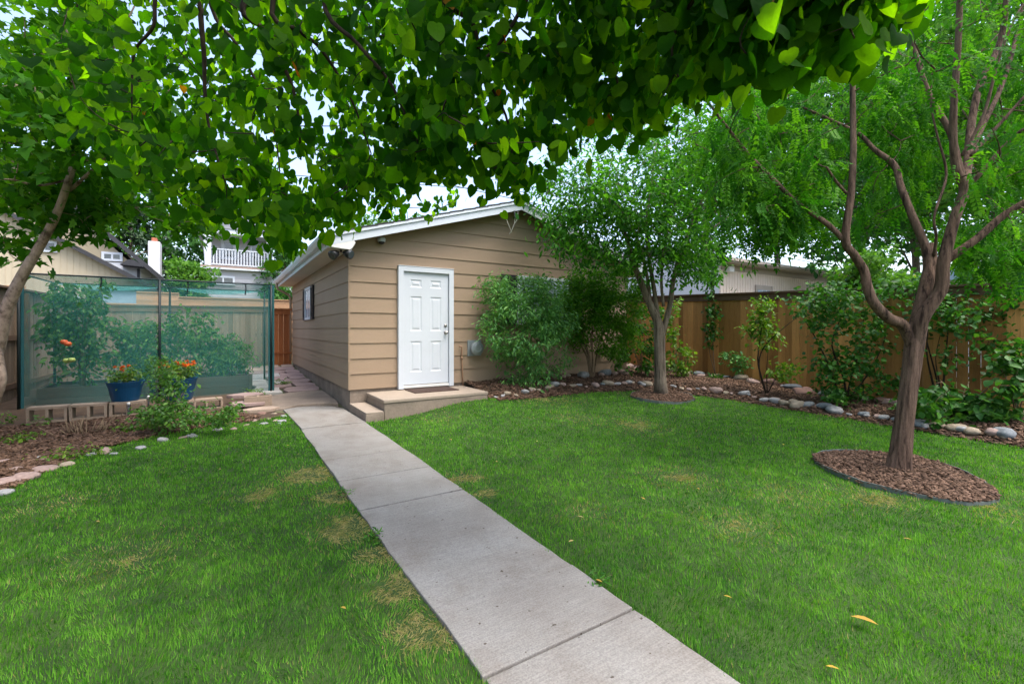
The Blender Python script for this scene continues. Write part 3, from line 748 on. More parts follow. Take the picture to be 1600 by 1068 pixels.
# things fixed to the garage
def P0(px, py): return PY(px, py, 0)
v = P0(741, 543)
r = thing('wall_vent', 'round grey metal vent hood on a square plate on the tan siding', 'vent', (v.x, 0, v.z))
mb = MB(); mb.box(v.x - .16, -.036, v.z - .16, v.x + .14, -.012, v.z + .15); mb.build('plate', M['galv'], r, bevel=.005)
mb = MB(); mb.lathe([(.115, .036), (.115, .085), (.132, .090), (.132, .145), (.115, .155), (.095, .16), (.095, .172), (.062, .182), (.056, .172), (.02, .175), (0, .175)], (v.x, 0, v.z - .01), 28, 'y'); mb.build('hood', M['galv'], r, smooth=False, bevel=.003)
v = P0(720, 543)
mb = MB(); mb.tube([(v.x - .06, -.05, v.z + .03), (v.x - .01, -.06, v.z + .02), (v.x, -.05, v.z - .03), (v.x, -.045, .9), (v.x + .012, -.045, .6), (v.x + .03, -.05, .2)], .013, 10)
mb.lathe([(.02, 0), (.022, .03), (.016, .05)], (v.x, -.045, v.z - .22), 10)
tag(mb.build('water_pipe', M['copper'], smooth=True), 'thin brown pipe bent at its top running down beside the door', 'pipe')
v = P0(594, 378)
r = thing('security_camera', 'small white dome camera under the left slope of the gable', 'camera', (v.x, -.02, v.z))
mb = MB(); mb.lathe([(.062, 0), (.066, .02), (.066, .055), (.058, .07), (.0, .07)], (v.x, -.085, v.z - .01), 24); mb.box(v.x - .03, -.09, v.z + .0, v.x + .03, -.012, v.z + .05); mb.build('housing', M['white'], r, smooth=False, bevel=.004)
mb = MB(); mb.lathe([(.0, -.045), (.03, -.038), (.047, -.018), (.052, 0)], (v.x, -.085, v.z - .012), 20); mb.build('lens_dome', M['black'], r, smooth=True)
v = Vector((-.17, -.15, 2.735))
r = thing('floodlight', 'black twin-headed floodlight under the left eave corner', 'floodlight', tuple(v))
mb = MB(); mb.lathe([(.055, -.03), (.06, -.02), (.06, 0)], tuple(v), 20); mb.tube([(v.x, v.y, v.z - .02), (v.x, v.y - .01, v.z - .07)], .018, 8); mb.build('mount', M['black'], r)
for s, dr_ in ((-1, (-.75, -.45, -.5)), (1, (.5, -.6, -.25))):
    d = Vector(dr_).normalized(); a = v + Vector((s * .035, -.01, -.07)); mb = MB()
    mb.tube([a, a + d * .03, a + d * .05, a + d * .11, a + d * .16], [.02, .028, .056, .072, .078], 16); h = mb.build('lamp_head', M['black'], r, smooth=True)
    mb = MB(); mb.tube([a + d * .1605, a + d * .166], [.066, .06], 16); mb.build('lens', M['glass'], h)
a = PY(800, 333, YF - .03)
r = thing('service_drop', 'frayed pale cables looped from a bracket at the gable peak', 'cable', tuple(a))
mb = MB(); mb.tube([a + Vector((.05, -.01, .05)), a + Vector((.05, -.03, -.03)), a + Vector((.05, -.05, -.10))], .016, 8); mb.build('bracket', M['black'], r)
mb = MB()
for q in (((-.13, 0, .0), (-.12, .03, -.12), (-.02, .05, -.28), (.06, .1, -.36)), ((.05, -.03, -.1), (.06, .0, -.2), (.03, .05, -.32), (.0, .1, -.4)), ((.14, 0, .05), (.15, .02, -.08), (.10, .08, -.2), (.05, .1, -.33))):
    mb.tube([a + Vector(k) for k in q], .007, 6)
mb.build('cable_loop', M['soffit'], r)

# ================================================================ FENCES
def fence(name, label, p0, p1, h0, h1, m, capm, face, board=.14, gapk=.006, cap=True, rails=True, z=None, posts=True):
    """a close-board fence from p0 to p1; face = +1 puts the boards on the left of that direction"""
    p0, p1 = Vector(p0), Vector(p1); L = (p1 - p0).length; d = (p1 - p0) / L; nrm = Vector((-d.y, d.x)) * face
    ang = math.atan2(d.y, d.x)
    r = thing(name, label, 'fence', (p0.x, p0.y, 0))
    X = Matrix.Translation((p0.x, p0.y, 0)) @ Matrix.Rotation(ang, 4, 'Z')
    zf = z or (lambda t: T(*(p0 + d * t)) - .02)
    mb = MB(); n = int(L / board)
    for i in range(n):
        a, b = L * i / n, L * (i + 1) / n - gapk * random.choice((.3, .6, 1, 1, 1.4)); hh = h0 + (h1 - h0) * (i + .5) / n - random.random() * .012
        o = face * (.0 + random.random() * .010); g = zf(a)
        mb.box(a, min(o, o + face * .018), g + .02, b, max(o, o + face * .018), hh, random.random(), X)
    mb.build('board_panel', m, r)
    if cap:
        mb = MB(); k = 0.0
        while k < L - .01:
            e = min(L, k + 2.4); A = h0 + (h1 - h0) * k / L; B = h0 + (h1 - h0) * e / L
            P = [Vector((q, w, c)) for q, w, c in ((k, -.07, A), (e - .004, -.07, B), (e - .004, .09, B), (k, .09, A), (k, -.07, A + .035), (e - .004, -.07, B + .035), (e - .004, .09, B + .035), (k, .09, A + .035))]
            P = [X @ q for q in P]
            for f in ((3, 2, 1, 0), (4, 5, 6, 7), (0, 1, 5, 4), (1, 2, 6, 5), (2, 3, 7, 6), (3, 0, 4, 7)): mb.face([P[c] for c in f], random.random())
            k = e
        mb.build('cap', capm, r)
        mb = MB(); k = 0.0
        while k < L - .01:
            e = min(L, k + 2.4); A = h0 + (h1 - h0) * k / L; B = h0 + (h1 - h0) * e / L; q0, q1 = sorted((face * .026, face * .05))
            P = [X @ Vector(q) for q in ((k, q0, A - .14), (e - .004, q0, B - .14), (e - .004, q1, B - .14), (k, q1, A - .14), (k, q0, A - .002), (e - .004, q0, B - .002), (e - .004, q1, B - .002), (k, q1, A - .002))]
            for f in ((3, 2, 1, 0), (4, 5, 6, 7), (0, 1, 5, 4), (1, 2, 6, 5), (2, 3, 7, 6), (3, 0, 4, 7)): mb.face([P[c] for c in f], random.random())
            k = e
        mb.build('top_board', capm, r)
    if rails:
        for hz in (.35, 1.2):
            mb = MB(); q0, q1 = sorted((-face * .004, -face * .045)); mb.box(0, q0, hz, L, q1, hz + .09, .5, X); mb.build('rail', capm, r)
    if posts:
        k = 1.2
        while k < L:
            mb = MB(); q0, q1 = sorted((-face * .046, -face * .136)); mb.box(k - .045, q0, -.1, k + .045, q1, h0 + (h1 - h0) * k / L - .04, .5, X); mb.build('post', capm, r); k += 2.4
    return r
fence('cedar_fence', 'tall honey brown cedar fence with a dark cap along the right side', (FENCE_X, -10.5), (FENCE_X, 4.5), 1.92, 2.42, M['cedar'], M['cap_wood'], 1)
fence('back_fence', 'greyed close-board fence behind the net enclosure', (-5.0, 7.66), (-.55, 7.66), 2.0, 2.06, M['grey_wood'], M['cap_wood'], -1)
fence('side_fence', 'brown close-board fence at the far left behind the pale tree', (-5.0, 7.6), (-5.0, -10.5), 2.15, 1.95, M['grey_wood'], M['cap_wood'], -1)
# the stained gate beside the garage
g = thing('wooden_gate', 'reddish stained wooden gate between the net enclosure and the garage', 'gate', (-.27, 7.66, .3))
mb = MB()
for i in range(3):
    a = -.53 + .42 * i / 3; mb.box(a, 7.60, .30, a + .134, 7.62, 1.86, random.random())
mb.build('board_panel', M['red_cedar'], g)
mb = MB(); mb.box(-.53, 7.57, 1.86, -.03, 7.599, 2.0); mb.build('cross_board', M['red_cedar'], g)
mb = MB(); mb.box(-.53, 7.565, .66, -.03, 7.599, .70); mb.build('cross_board', M['red_cedar'], g)
mb = MB(); mb.box(-.54, 7.54, 2.0, -.02, 7.68, 2.04); mb.build('cap', M['red_cedar'], g)
mb = MB(); mb.box(-.11, 7.585, .3, -.03, 7.66, 2.0); mb.build('post', M['red_cedar'], g)
# the neighbour's pale horizontal fence across the alley, stepped
nf = thing('plank_fence', 'fresh pale fence of horizontal planks behind the greyed fence', 'fence', (-3, 9.6, .3))
mb = MB()
def plank(x0, x1, z0, z1):
    k = z0
    while k < z1 - .02: mb.box(x0, 9.58 + random.random() * .004, k, x1, 9.61, min(k + .138, z1), random.random()); k += .142
segs = [(-9.5, -6.6, 2.42), (-6.6, -4.55, 2.20), (-4.55, -3.1, 2.64), (-3.1, 1.0, 2.40)]
a_ = PY(213, 470, 9.6).x; b_ = PY(280, 470, 9.6).x
segs = [(-10.5, PY(40, 460, 9.6).x, PY(20, 448, 9.6).z), (PY(40, 460, 9.6).x, a_, PY(170, 475, 9.6).z), (a_, b_, PY(245, 458, 9.6).z), (b_, .6, PY(350, 467, 9.6).z)]
for x0, x1, zt in segs: plank(x0, x1, .3, zt)
mb.build('plank_panel', M['new_cedar'], nf)
mb = MB()
for x0, x1, zt in segs: mb.box(x0, 9.55, zt + .003, x1 - .004, 9.64, zt + .035)
mb.build('cap', M['new_cedar'], nf)

# ================================================================ BUILDINGS BEYOND THE FENCES
M['beige'] = mat('beige_board_wall', (.47, .40, .285), .8, .06, .5, fine=.06)
M['tan_wall'] = mat('tan_shingle_wall', (.36, .30, .20), .85, .08, .6, fine=.1)
M['white_wall'] = mat('white_wall', (.60, .60, .61), .8, .05, .5, fine=.05)
M['grey_wall'] = mat('grey_lap_wall', (.47, .46, .48), .8, .05, .5, fine=.06)
M['pink_wall'] = mat('pinkish_beige_board_wall', (.70, .58, .49), .8, .06, .5, fine=.06)
M['dark_roof'] = mat('dark_roof', (.05, .05, .055), .85, .2, 2, fine=.2)
M['grey_roof'] = mat('weathered_grey_roof', (.30, .31, .33), .9, .15, 1.5, fine=.25)
M['blue_panel'] = mat('blue_grey_panel', (.28, .37, .44), .6, .06, 1)
M['green_panel'] = mat('dark_green_panel', (.05, .11, .10), .6, .06, 1)
M['brown_trim'] = mat('brown_trim', (.28, .20, .16), .7, .08, 1)
M['brick'] = mat('red_brick', (.42, .14, .08), .8, .15, 6)
M['taupe'] = mat('taupe_trim', (.40, .34, .29), .7, .06, 1)

def battens(mb, poly, plane, pitch=.2, w=.02, d=.012):
    """thin vertical battens on a wall polygon (x,z) at y = plane"""
    xs = [p[0] for p in poly]; k = min(xs) + pitch
    while k < max(xs) - .05:
        zs = []
        for i in range(len(poly)):
            a, b = poly[i], poly[(i + 1) % len(poly)]
            if (a[0] - k) * (b[0] - k) < 0: zs.append(a[1] + (b[1] - a[1]) * (k - a[0]) / (b[0] - a[0]))
        if len(zs) == 2: mb.box(k, plane - d, min(zs) + .01, k + w, plane - .001, max(zs) - .02)
        k += pitch

# beige gabled garage across the alley
q = lambda px, py: PY(px, py, 13.0)
c1, c2 = q(138, 401), q(200, 433)
sl = (c1.z - c2.z) / (c2.x - c1.x); xe = c2.x + (c2.z - 2.75) / sl; xa = xe - 4.9; za = 2.75 + sl * 4.9; xw = 2 * xa - xe
h = thing('beige_house', 'beige board-walled gable across the alley above the net enclosure', 'house', (xa, 16, .3))
pl = [(xw, .2), (xe, .2), (xe, 2.75), (xa, za), (xw, 2.75)]
mb = MB(); mb.prism(pl, 13.0, 20.0); battens(mb, pl, 13.0, .16); mb.build('wall', M['beige'], h)
mb = MB()
for s in (0, 1):
    P = [(xe + .35, 2.75 - sl * .35), (xa, za), (xa, za + .16), (xe + .35, 2.75 - sl * .35 + .16)]
    if s: P = [(2 * xa - a, b) for a, b in P][::-1]
    mb.prism(P, 12.72, 20.3)
mb.build('roof', M['dark_roof'], h)
mb = MB(); mb.box(xw - .01, 12.96, 2.66, PY(30, 437, 13).x, 12.985, 2.80); mb.build('trim_band', M['white'], h)
a = q(50, 375); b = q(90, 395); window(h, a.x, b.x, b.z, a.z, 12.98)
a = q(101, 461); b = q(126, 477); w = window(h, a.x, b.x, b.z - .3, a.z, 12.98, mullion=False, fw=.07)
mb = MB()
for k in (1, 2): mb.box(a.x + (b.x - a.x) * k / 3 - .02, 12.95, b.z - .25, a.x + (b.x - a.x) * k / 3 + .02, 12.97, a.z - .05)
mb.box(a.x + .05, 12.945, (a.z + b.z - .3) / 2 - .02, b.x - .05, 12.969, (a.z + b.z - .3) / 2 + .02); mb.build('muntins', M['white'], w)
a = q(112, 452); mb = MB(); mb.lathe([(.0, .12), (.05, .11), (.16, .0), (.15, -.01), (.0, -.01)], (a.x, 12.82, a.z), 16); mb.tube([(a.x, 12.98, a.z + .05), (a.x, 12.9, a.z + .2), (a.x, 12.82, a.z + .12)], .015, 6); mb.build('wall_lamp', M['black'], h)
a = q(135, 451); b = q(160, 480); mb = MB(); mb.box(a.x, 12.95, .3, b.x - .005, 12.985, a.z); mb.build('door', M['green_panel'], h)
# low blue-grey shed to its right
a = PY(161, 452, 12.5); b = PY(236, 480, 12.5)
h = thing('blue_shed', 'low blue-grey shed wall right of the dark green door across the alley', 'shed', ((a.x + b.x) / 2, 13.2, .3))
mb = MB(); mb.box(a.x, 12.5, .2, b.x, 12.93, a.z); mb.build('wall', M['blue_panel'], h)
mb = MB(); mb.prism([(12.4, a.z + .002), (12.93, a.z + .06), (12.93, a.z + .11), (12.4, a.z + .05)], a.x - .1, b.x + .1, axis='x'); mb.build('roof', M['dark_roof'], h)

# tan and white house with dark rake behind it
q = lambda px, py: PY(px, py, 20.0)
a, b = q(158, 362), q(232, 424)
sl = (a.z - b.z) / (b.x - a.x); xe = b.x; ze = b.z; xa = xe - 4.6; za = ze + sl * 4.6; xw = 2 * xa - xe
h = thing('tan_house', 'tan and white gabled house with dark roof edge and small white window', 'house', (xa, 24, .3))
zm = q(170, 409).z
mb = MB(); mb.prism([(xw + .3, zm), (xe - .3, zm), (xe - .3, ze + sl * .3), (xa, za), (xw + .3, ze + sl * .3)] if ze + sl * .3 > zm else [(xw + .3 + (zm - ze) / sl, zm), (xe - .3 - (zm - ze) / sl, zm), (xa, za)], 20, 28); mb.build('upper_wall', M['tan_wall'], h)
mb = MB(); mb.box(xw + .3, 19.97, .2, xe - .3, 27.9, zm - .004); mb.build('lower_wall', M['white_wall'], h)
mb = MB()
for s in (0, 1):
    P = [(xe + .15, ze - .1), (xa, za), (xa, za + .24), (xe + .15, ze + .16)]
    if s: P = [(2 * xa - u, v_) for u, v_ in P][::-1]
    mb.prism(P, 19.6, 28.3)
mb.build('roof', M['dark_roof'], h)
a, b = q(159, 393), q(192, 409); window(h, a.x, b.x, b.z, a.z, 19.97, fw=.10)
a, b = q(192, 411), q(226, 418); mb = MB(); mb.prism([(a.x, b.z), (b.x, b.z - .05), (b.x, b.z + .03), (b.x - .3, b.z + .25), (a.x + .3, b.z + .25)], 19.2, 19.96); mb.build('porch_roof', M['dark_roof'], h)
a = q(217, 420); mb = MB(); mb.tube([(a.x, 19.9, a.z), (a.x, 19.9, .5)], .05, 8); mb.build('downspout', M['dark_roof'], h)

# white stuccoed chimney
a, b = PY(231, 376, 24), PY(250, 440, 24)
h = thing('white_chimney', 'white stucco chimney with a red clay top between house and tree', 'chimney', (a.x + .4, 24.4, .3))
mb = MB(); mb.box(a.x, 24, .2, b.x, 24.9, a.z); mb.build('stack', M['white_wall'], h, bevel=.03)
mb = MB(); mb.box(a.x + .14, 24.15, a.z + .004, b.x - .15, 24.7, a.z + .22); mb.build('chimney_cap', M['brick'], h, bevel=.02)

# grey two-storey house with balcony
q = lambda px, py: PY(px, py, 22.0)
x0, x1 = q(316, 440).x, q(452, 440).x + 1.2; zd = q(330, 417).z
h = thing('grey_house', 'grey two-storey house with a white railed balcony behind the alley', 'house', (x0 + 2, 25, .3))
mb = MB(); mb.box(x0, 22, .2, x1, 30, zd - .12)
k = .5
while k < zd - .2: mb.box(x0 + .005, 21.985, k, x1 - .005, 21.999, k + .02); k += .18
mb.build('lower_wall', M['grey_wall'], h)
mb = MB(); mb.box(x0 - .12, 21.7, zd - .115, x1 + .1, 30, zd - .03); mb.build('balcony_edge', M['white'], h)
mb = MB(); mb.box(x0 - .08, 21.75, zd - .028, x1 + .05, 30, zd + .08); mb.build('balcony_floor', M['brown_trim'], h)
ux0, ux1, ut = q(331, 400).x, q(425, 400).x, q(330, 367).z
mb = MB(); mb.box(ux0 - .25, 23.2, zd + .085, ux1, 29.5, ut + .1)
k = zd + .3
while k < ut: mb.box(ux0 - .24, 23.185, k, ux1 - .005, 23.199, k + .02); k += .16
mb.build('upper_wall', M['grey_wall'], h)
mb = MB(); mb.box(x0 - .2, 21.8, ut + .105, ux1 + .4, 30, ut + .38); mb.build('eave', M['white'], h)
mb = MB(); mb.prism([(x0 - .25, ut + .385), (ux1 + .5, ut + .385), (ux1 - 1.2, ut + 1.3), (x0 + 1.6, ut + 1.3)], 21.75, 29.8); mb.build('roof', M['grey_roof'], h)
for pxx in (325, 421):
    c = q(pxx, 400).x; mb = MB(); mb.box(c - .15, 21.85, zd + .085, c + .15, 22.15, ut + .1); mb.build('column', M['white'], h)
a, b = PY(345, 374, 23.2), PY(370, 400, 23.2); window(h, a.x, b.x, zd + .6, a.z, 23.18, fw=.17, mullion=False)
a, b = PY(391, 380, 23.2), PY(414, 400, 23.2); window(h, a.x, b.x, zd + .15, a.z, 23.18, fw=.10)
a, b = q(330, 430), q(367, 446); window(h, a.x, b.x, b.z, a.z, 21.98, fw=.10)
a, b = q(424, 434), q(437, 448); window(h, a.x, b.x + .4, b.z, a.z, 21.98, fw=.10)
mb = MB(); rt_ = q(340, 388).z; rx0, rx1 = q(328, 400).x, q(419, 400).x
mb.box(rx0, 21.95, rt_ - .06, rx1, 22.05, rt_); mb.box(rx0, 21.96, zd + .15, rx1, 22.04, zd + .21)
k = rx0
while k < rx1: mb.box(k, 21.97, zd + .211, k + .05, 22.03, rt_ - .061); k += .145
mb.build('railing', M['white'], h)
mb = MB(); c = q(415, 430); mb.tube([(c.x, 21.93, zd - .15), (c.x, 21.93, .4)], .05, 8); mb.build('downspout', M['grey_roof'], h)
mb = MB(); c = q(318, 380); mb.tube([(c.x - .1, 21.8, ut + .3), (c.x, 21.9, ut), (c.x + .1, 21.9, zd + .1)], .045, 8); mb.build('gutter_pipe', M['white'], h)

# neighbour's garage over the right fence
yw = .6
q = lambda px, py: PY(px, py, yw)
x0 = q(1126, 420).x; x1 = x0 + 9.5; ze = q(1143, 410).z
h = thing('neighbour_garage', 'pinkish beige board-sided garage with grey roof behind the cedar fence', 'garage', ((x0 + x1) / 2, yw + 3, 0))
pl = [(x0, -.1), (x1, -.1), (x1, ze - .08), (x0, ze - .08)]
mb = MB(); mb.box(x0, yw, -.1, x1, yw + 6, ze - .08); battens(mb, pl, yw, .15, .02); mb.build('wall', M['pink_wall'], h)
mb = MB(); mb.prism([(yw + .05, ze - .078), (yw + 5.95, ze - .078), (yw + 3, ze + .6)], x0 - .006, x0 + .2, axis='x'); mb.build('gable_wall', M['white_wall'], h)
mb = MB(); mb.box(x0 - .012, yw + .05, -.1, x0 - .003, yw + 6, ze - .085); mb.build('side_wall', M['white_wall'], h)
rz = ze + .92
mb = MB()
mb.prism([(yw - .42, ze + .02), (yw + 3, rz - .05), (yw + 3, rz), (yw - .42, ze + .06)], x0 - .3, x1 + .4, axis='x')
mb.prism([(yw + 6.42, ze + .02), (yw + 6.42, ze + .06), (yw + 3, rz), (yw + 3, rz - .05)], x0 - .3, x1 + .4, axis='x'); mb.build('roof', M['grey_roof'], h)
mb = MB(); mb.box(x0 - .3, yw - .46, ze - .10, x1 + .4, yw - .40, ze + .018); mb.build('fascia', M['taupe'], h)
mb = MB(); mb.box(x0 - .28, yw - .52, ze - .06, x1 + .38, yw - .462, ze + .03); mb.build('gutter', M['taupe'], h)
mb = MB(); mb.box(x0 - .25, yw - .40, ze - .095, x1 + .35, yw - .02, ze - .082); mb.build('soffit', M['taupe'], h)
mb = MB(); mb.box(x0, yw - .03, ze - .26, x1, yw - .013, ze - .10); mb.build('frieze', M['taupe'], h)
a, b = q(1179, 445), q(1205, 470)
mb = MB(); mb.box(a.x, yw - .05, .2, b.x, yw - .014, a.z); mb.box(b.x - .10, yw - .07, .2, b.x, yw - .051, a.z - .0); d_ = mb.build('door', M['taupe'], h)
mb = MB(); mb.box(a.x + .10, yw - .056, a.z - .85, b.x - .16, yw - .0505, a.z - .16); p_ = mb.build('pane', M['pale_glass'], d_)
mb = MB()
for k in (1, 2): u = a.x + .10 + (b.x - a.x - .26) * k / 3; mb.box(u - .015, yw - .062, a.z - .85, u + .015, yw - .0565, a.z - .16)
mb.build('muntins', M['white'], d_)
c = q(1134, 422); mb = MB(); mb.box(c.x - .10, yw - .2, c.z - .07, c.x + .16, yw - .014, c.z + .10); mb.build('wall_lamp', M['old_white'], h, bevel=.02)

# pale house with a blue-grey roof at the far right, and a play structure beside it
h = thing('pale_house', 'pale house with blue-grey roof glimpsed behind the big forked tree', 'house', (15, -2.4, 0))
a, b = D(1452, 436, 13.5), D(1556, 424, 12.5)
X = Matrix.Translation((a.x, a.y, 0)) @ Matrix.Rotation(math.atan2(b.y - a.y, b.x - a.x), 4, 'Z'); L_ = (b - a).length + 3
mb = MB(); mb.box(0, 0, 0, L_, 5, a.z - .1, M=X); mb.build('wall', M['white_wall'], h)
mb = MB(); mb.box(-.4, -.5, a.z - .096, L_ + .4, 5.5, a.z + .14, M=X); P = [X @ Vector(k) for k in ((-.4, -.5, a.z + .141), (L_ + .4, -.5, a.z + .141), (L_ + .4, 5.5, a.z + .141), (-.4, 5.5, a.z + .141), (1.5, 2.5, a.z + .7), (L_ - 1.5, 2.5, a.z + .7))]
for f in ((0, 1, 5, 4), (1, 2, 5), (2, 3, 4, 5), (3, 0, 4)): mb.face([P[k] for k in f])
mb.build('roof', M['blue_panel'], h)
M['play_yellow'] = mat('yellow_plastic', (.75, .55, .06), .5, .06, 3)
M['play_blue'] = mat('blue_plastic_panel', (.10, .20, .48), .5, .06, 3)
a = D(1400, 437, 12.0)
h = thing('play_house', 'blue and yellow play structure just showing over the cedar fence', 'play structure', (a.x, a.y, 0))
X = Matrix.Translation((a.x, a.y, 0)) @ Matrix.Rotation(-YAW, 4, 'Z')
mb = MB()
for x, y in ((-.4, 0), (.4, 0), (-.4, .8), (.4, .8)): mb.box(x - .04, y - .04, -.05, x + .04, y + .04, a.z - .15, M=X)
mb.build('post', M['new_cedar'], h)
mb = MB(); mb.box(-.45, -.06, a.z - .55, .15, .02, a.z + .0, M=X); mb.box(-.45, .03, a.z - .55, -.40, .85, a.z, M=X); mb.build('panel', M['play_blue'], h)
mb = MB(); mb.box(.16, -.07, a.z - .35, .50, .0, a.z + .12, M=X); mb.build('shade', M['play_yellow'], h)

# overhead cables
for lab, p, qq in (('overhead cable crossing the sky above the garage ridge', D(560, 281, 26), D(1010, 312, 30)),
                   ('overhead cable in the sky over the neighbouring garage', D(1060, 366, 28), D(1420, 440, 34)),
                   ('overhead cable in front of the trees above the net enclosure', D(60, 336, 30), D(520, 352, 32))):
    d = qq - p; A, B = p - d * 1.5, qq + d * 1.5
    mb = MB(); mb.tube([A.lerp(B, t / 20) - Vector((0, 0, .5 * (1 - (2 * t / 20 - 1) ** 2))) + Vector((0, 0, .45)) for t in range(21)], .022, 5)
    tag(mb.build('overhead_cable', M['wire']), lab, 'cable')

# ================================================================ PLANT TOOLS
def smooth(pts, k=5):
    """Catmull-Rom through (Vector, radius) points"""
    P = [Vector(p) for p, r in pts]; R = [r for p, r in pts]; out, rr = [], []
    for i in range(len(P) - 1):
        a, b, c, d = P[max(i - 1, 0)], P[i], P[i + 1], P[min(i + 2, len(P) - 1)]
        for j in range(k):
            t = j / k
            out.append(.5 * ((2 * b) + (c - a) * t + (2 * a - 5 * b + 4 * c - d) * t * t + (3 * b - a - 3 * c + d) * t ** 3)); rr.append(R[i] + (R[i + 1] - R[i]) * t)
    out.append(P[-1]); rr.append(R[-1])
    return out, rr
class Plant:
    def __init__(s, name, label, cat, base, group=None):
        s.root = thing(name, label, cat, tuple(base), group); s.wood = MB(); s.nodes = []; s.seg = []; s.k = 1.0
    def limb(s, pts, n=10, k=5, wob=0.0, rough=0.0):
        P, R = smooth([(p, r * s.k) for p, r in pts], k)
        if wob:
            for i in range(1, len(P) - 1): P[i] = P[i] + Vector((random.gauss(0, wob), random.gauss(0, wob), random.gauss(0, wob)))
        s.wood.tube(P, R, n, rough=rough); s.nodes += P
    def twigs(s, centers, r=.008, n=4, reach=9.0, sag=0.0):
        C = [Vector(c) for c in centers]; N = np.array([tuple(p) for p in s.nodes])
        ca = np.array([tuple(c) for c in C]); d0 = np.min(np.linalg.norm(ca[:, None] - N[None], axis=2), axis=1)
        N = list(N)
        for i in np.argsort(d0):
            c = C[i]; A = np.array(N); d = np.linalg.norm(A - np.array(c), axis=1) + .25 * np.maximum(0, A[:, 2] - c.z)
            j = int(np.argmin(d)); p = Vector(N[j]); L = (c - p).length
            if L < .02: p = c - Vector((0, 0, .05)); L = .05
            if L > reach: continue
            m = p.lerp(c, .5) + Vector((random.gauss(0, .10), random.gauss(0, .10), random.gauss(0, .07) + sag)) * L
            k = min(1.6, .6 + L * .5)
            s.wood.tube([p, p.lerp(m, .5) + (m - p.lerp(c, .5)) * .25, m, m.lerp(c, .5) + (m - p.lerp(c, .5)) * .25, c], [r * k, r * k * .85, r * k * .7, r * k * .5, r * k * .3], n, cap=False)
            N += [np.array(m), np.array(c), np.array(p.lerp(m, .5))]; s.seg.append((p, m, c))
    def grow(s, name, tmpl, per, size, m, spread=.12, hang=.5, face=.7, t0=.35, smoothf=True, svar=.35, up=1.0, rnd=None):
        pos, tip, nrm = [], [], []
        for p, mm, c in s.seg:
            k = per if isinstance(per, int) else max(1, int(random.gauss(per, per * .3)))
            out = (c - p).normalized()
            for _ in range(k):
                t = t0 + (1.08 - t0) * random.random() ** .8
                b = p.lerp(mm, t * 2) if t < .5 else mm.lerp(c, t * 2 - 1)
                b = b + Vector((random.gauss(0, spread), random.gauss(0, spread), random.gauss(0, spread * .75)))
                a = random.uniform(0, 6.283)
                d = Vector((math.cos(a), math.sin(a), random.gauss(0, .35))) * (1 - hang * .6) + out * .35 + Vector((0, 0, -hang * 1.6))
                nn = Vector((random.gauss(0, face), random.gauss(0, face), up))
                if hang > .6: nn = Vector((random.gauss(0, .8), random.gauss(0, .8), random.gauss(.75, .4)))
                pos.append(b); tip.append(d); nrm.append(nn)
        n = len(pos); sz = size * np.clip(rng.normal(1, svar * .6, n), .45, 1.7)
        return leaves(name, tmpl, np.array([tuple(q) for q in pos]), np.array([tuple(q) for q in tip]), np.array([tuple(q) for q in nrm]), sz, m, s.root, rnd, smoothf, None, .8)
    def wood_build(s, name, m, root_flare=None):
        return s.wood.build(name, m, s.root, smooth=True)
def blob(n, px, py, rx, ry, Z0, Z1, edge=.0):
    out = []
    while len(out) < n:
        a, b = random.uniform(-1, 1), random.uniform(-1, 1)
        if edge <= a * a + b * b <= 1: out.append(D(px + a * rx, py + b * ry, random.uniform(Z0, Z1)))
    return out
def ball(n, c, rx, ry, rz, shell=.35):
    out = []
    while len(out) < n:
        v_ = Vector((random.gauss(0, 1), random.gauss(0, 1), random.gauss(0, 1))).normalized() * (shell + (1 - shell) * random.random() ** .6)
        out.append(Vector((c[0] + v_.x * rx, c[1] + v_.y * ry, c[2] + v_.z * rz)))
    return out

# ---------------------------------------------------------------- the big forked tree on the right
def zp(zx, zy, Z): return D(1050 + zx / 2.0545, zy / 2.0545, Z)
base = D(1405, 742, 4.35); base.z = 0
t = Plant('forked_tree', 'big brown multi-limbed tree rising from the oval mulch ring on the right', 'tree', base); t.k = .575
Z = 4.35
def R(*a): return [(p, r) for p, r in a]
trunk = [(Vector((base.x, base.y, -.12)), .225), (Vector((base.x, base.y, .02)), .19), (D(1406, 722, Z), .163), (D(1409, 700, Z), .146), (D(1414, 655, Z), .128), (D(1424, 577, Z), .124), (D(1429, 535, Z), .13), (D(1438, 490, Z + .02), .118), (D(1449, 438, Z + .05), .10), (D(1455, 400, Z + .1), .08), (D(1453, 380, Z + .12), .05)]
t.limb(trunk, 56, 8, 0.0, .035); t.k = .66
t.limb([(D(1428, 560, Z), .05), (D(1413, 511, Z - .02), .078), (D(1389, 497, Z - .06), .072), (D(1366, 474, Z - .1), .066), (D(1355, 447, Z - .1), .062), (D(1350, 423, Z - .1), .058), (D(1336, 400, Z - .1), .055), (D(1321, 374, Z - .1), .052), (zp(575, 620, Z - .1), .045), (zp(582, 480, Z - .05), .04), (zp(580, 330, Z), .036), (zp(578, 150, Z), .032), (zp(570, -60, Z), .026)], 12)
t.limb([(D(1323, 380, Z - .1), .036), (zp(500, 720, Z - .05), .036), (zp(400, 650, Z), .033), (zp(330, 580, Z + .05), .029), (zp(250, 500, Z + .1), .025), (zp(170, 400, Z + .15), .021), (zp(95, 300, Z + .2), .015)], 10)
t.limb([(zp(560, 620, Z - .1), .02), (zp(525, 580, Z - .15), .018), (zp(497, 537, Z - .2), .014)], 7)
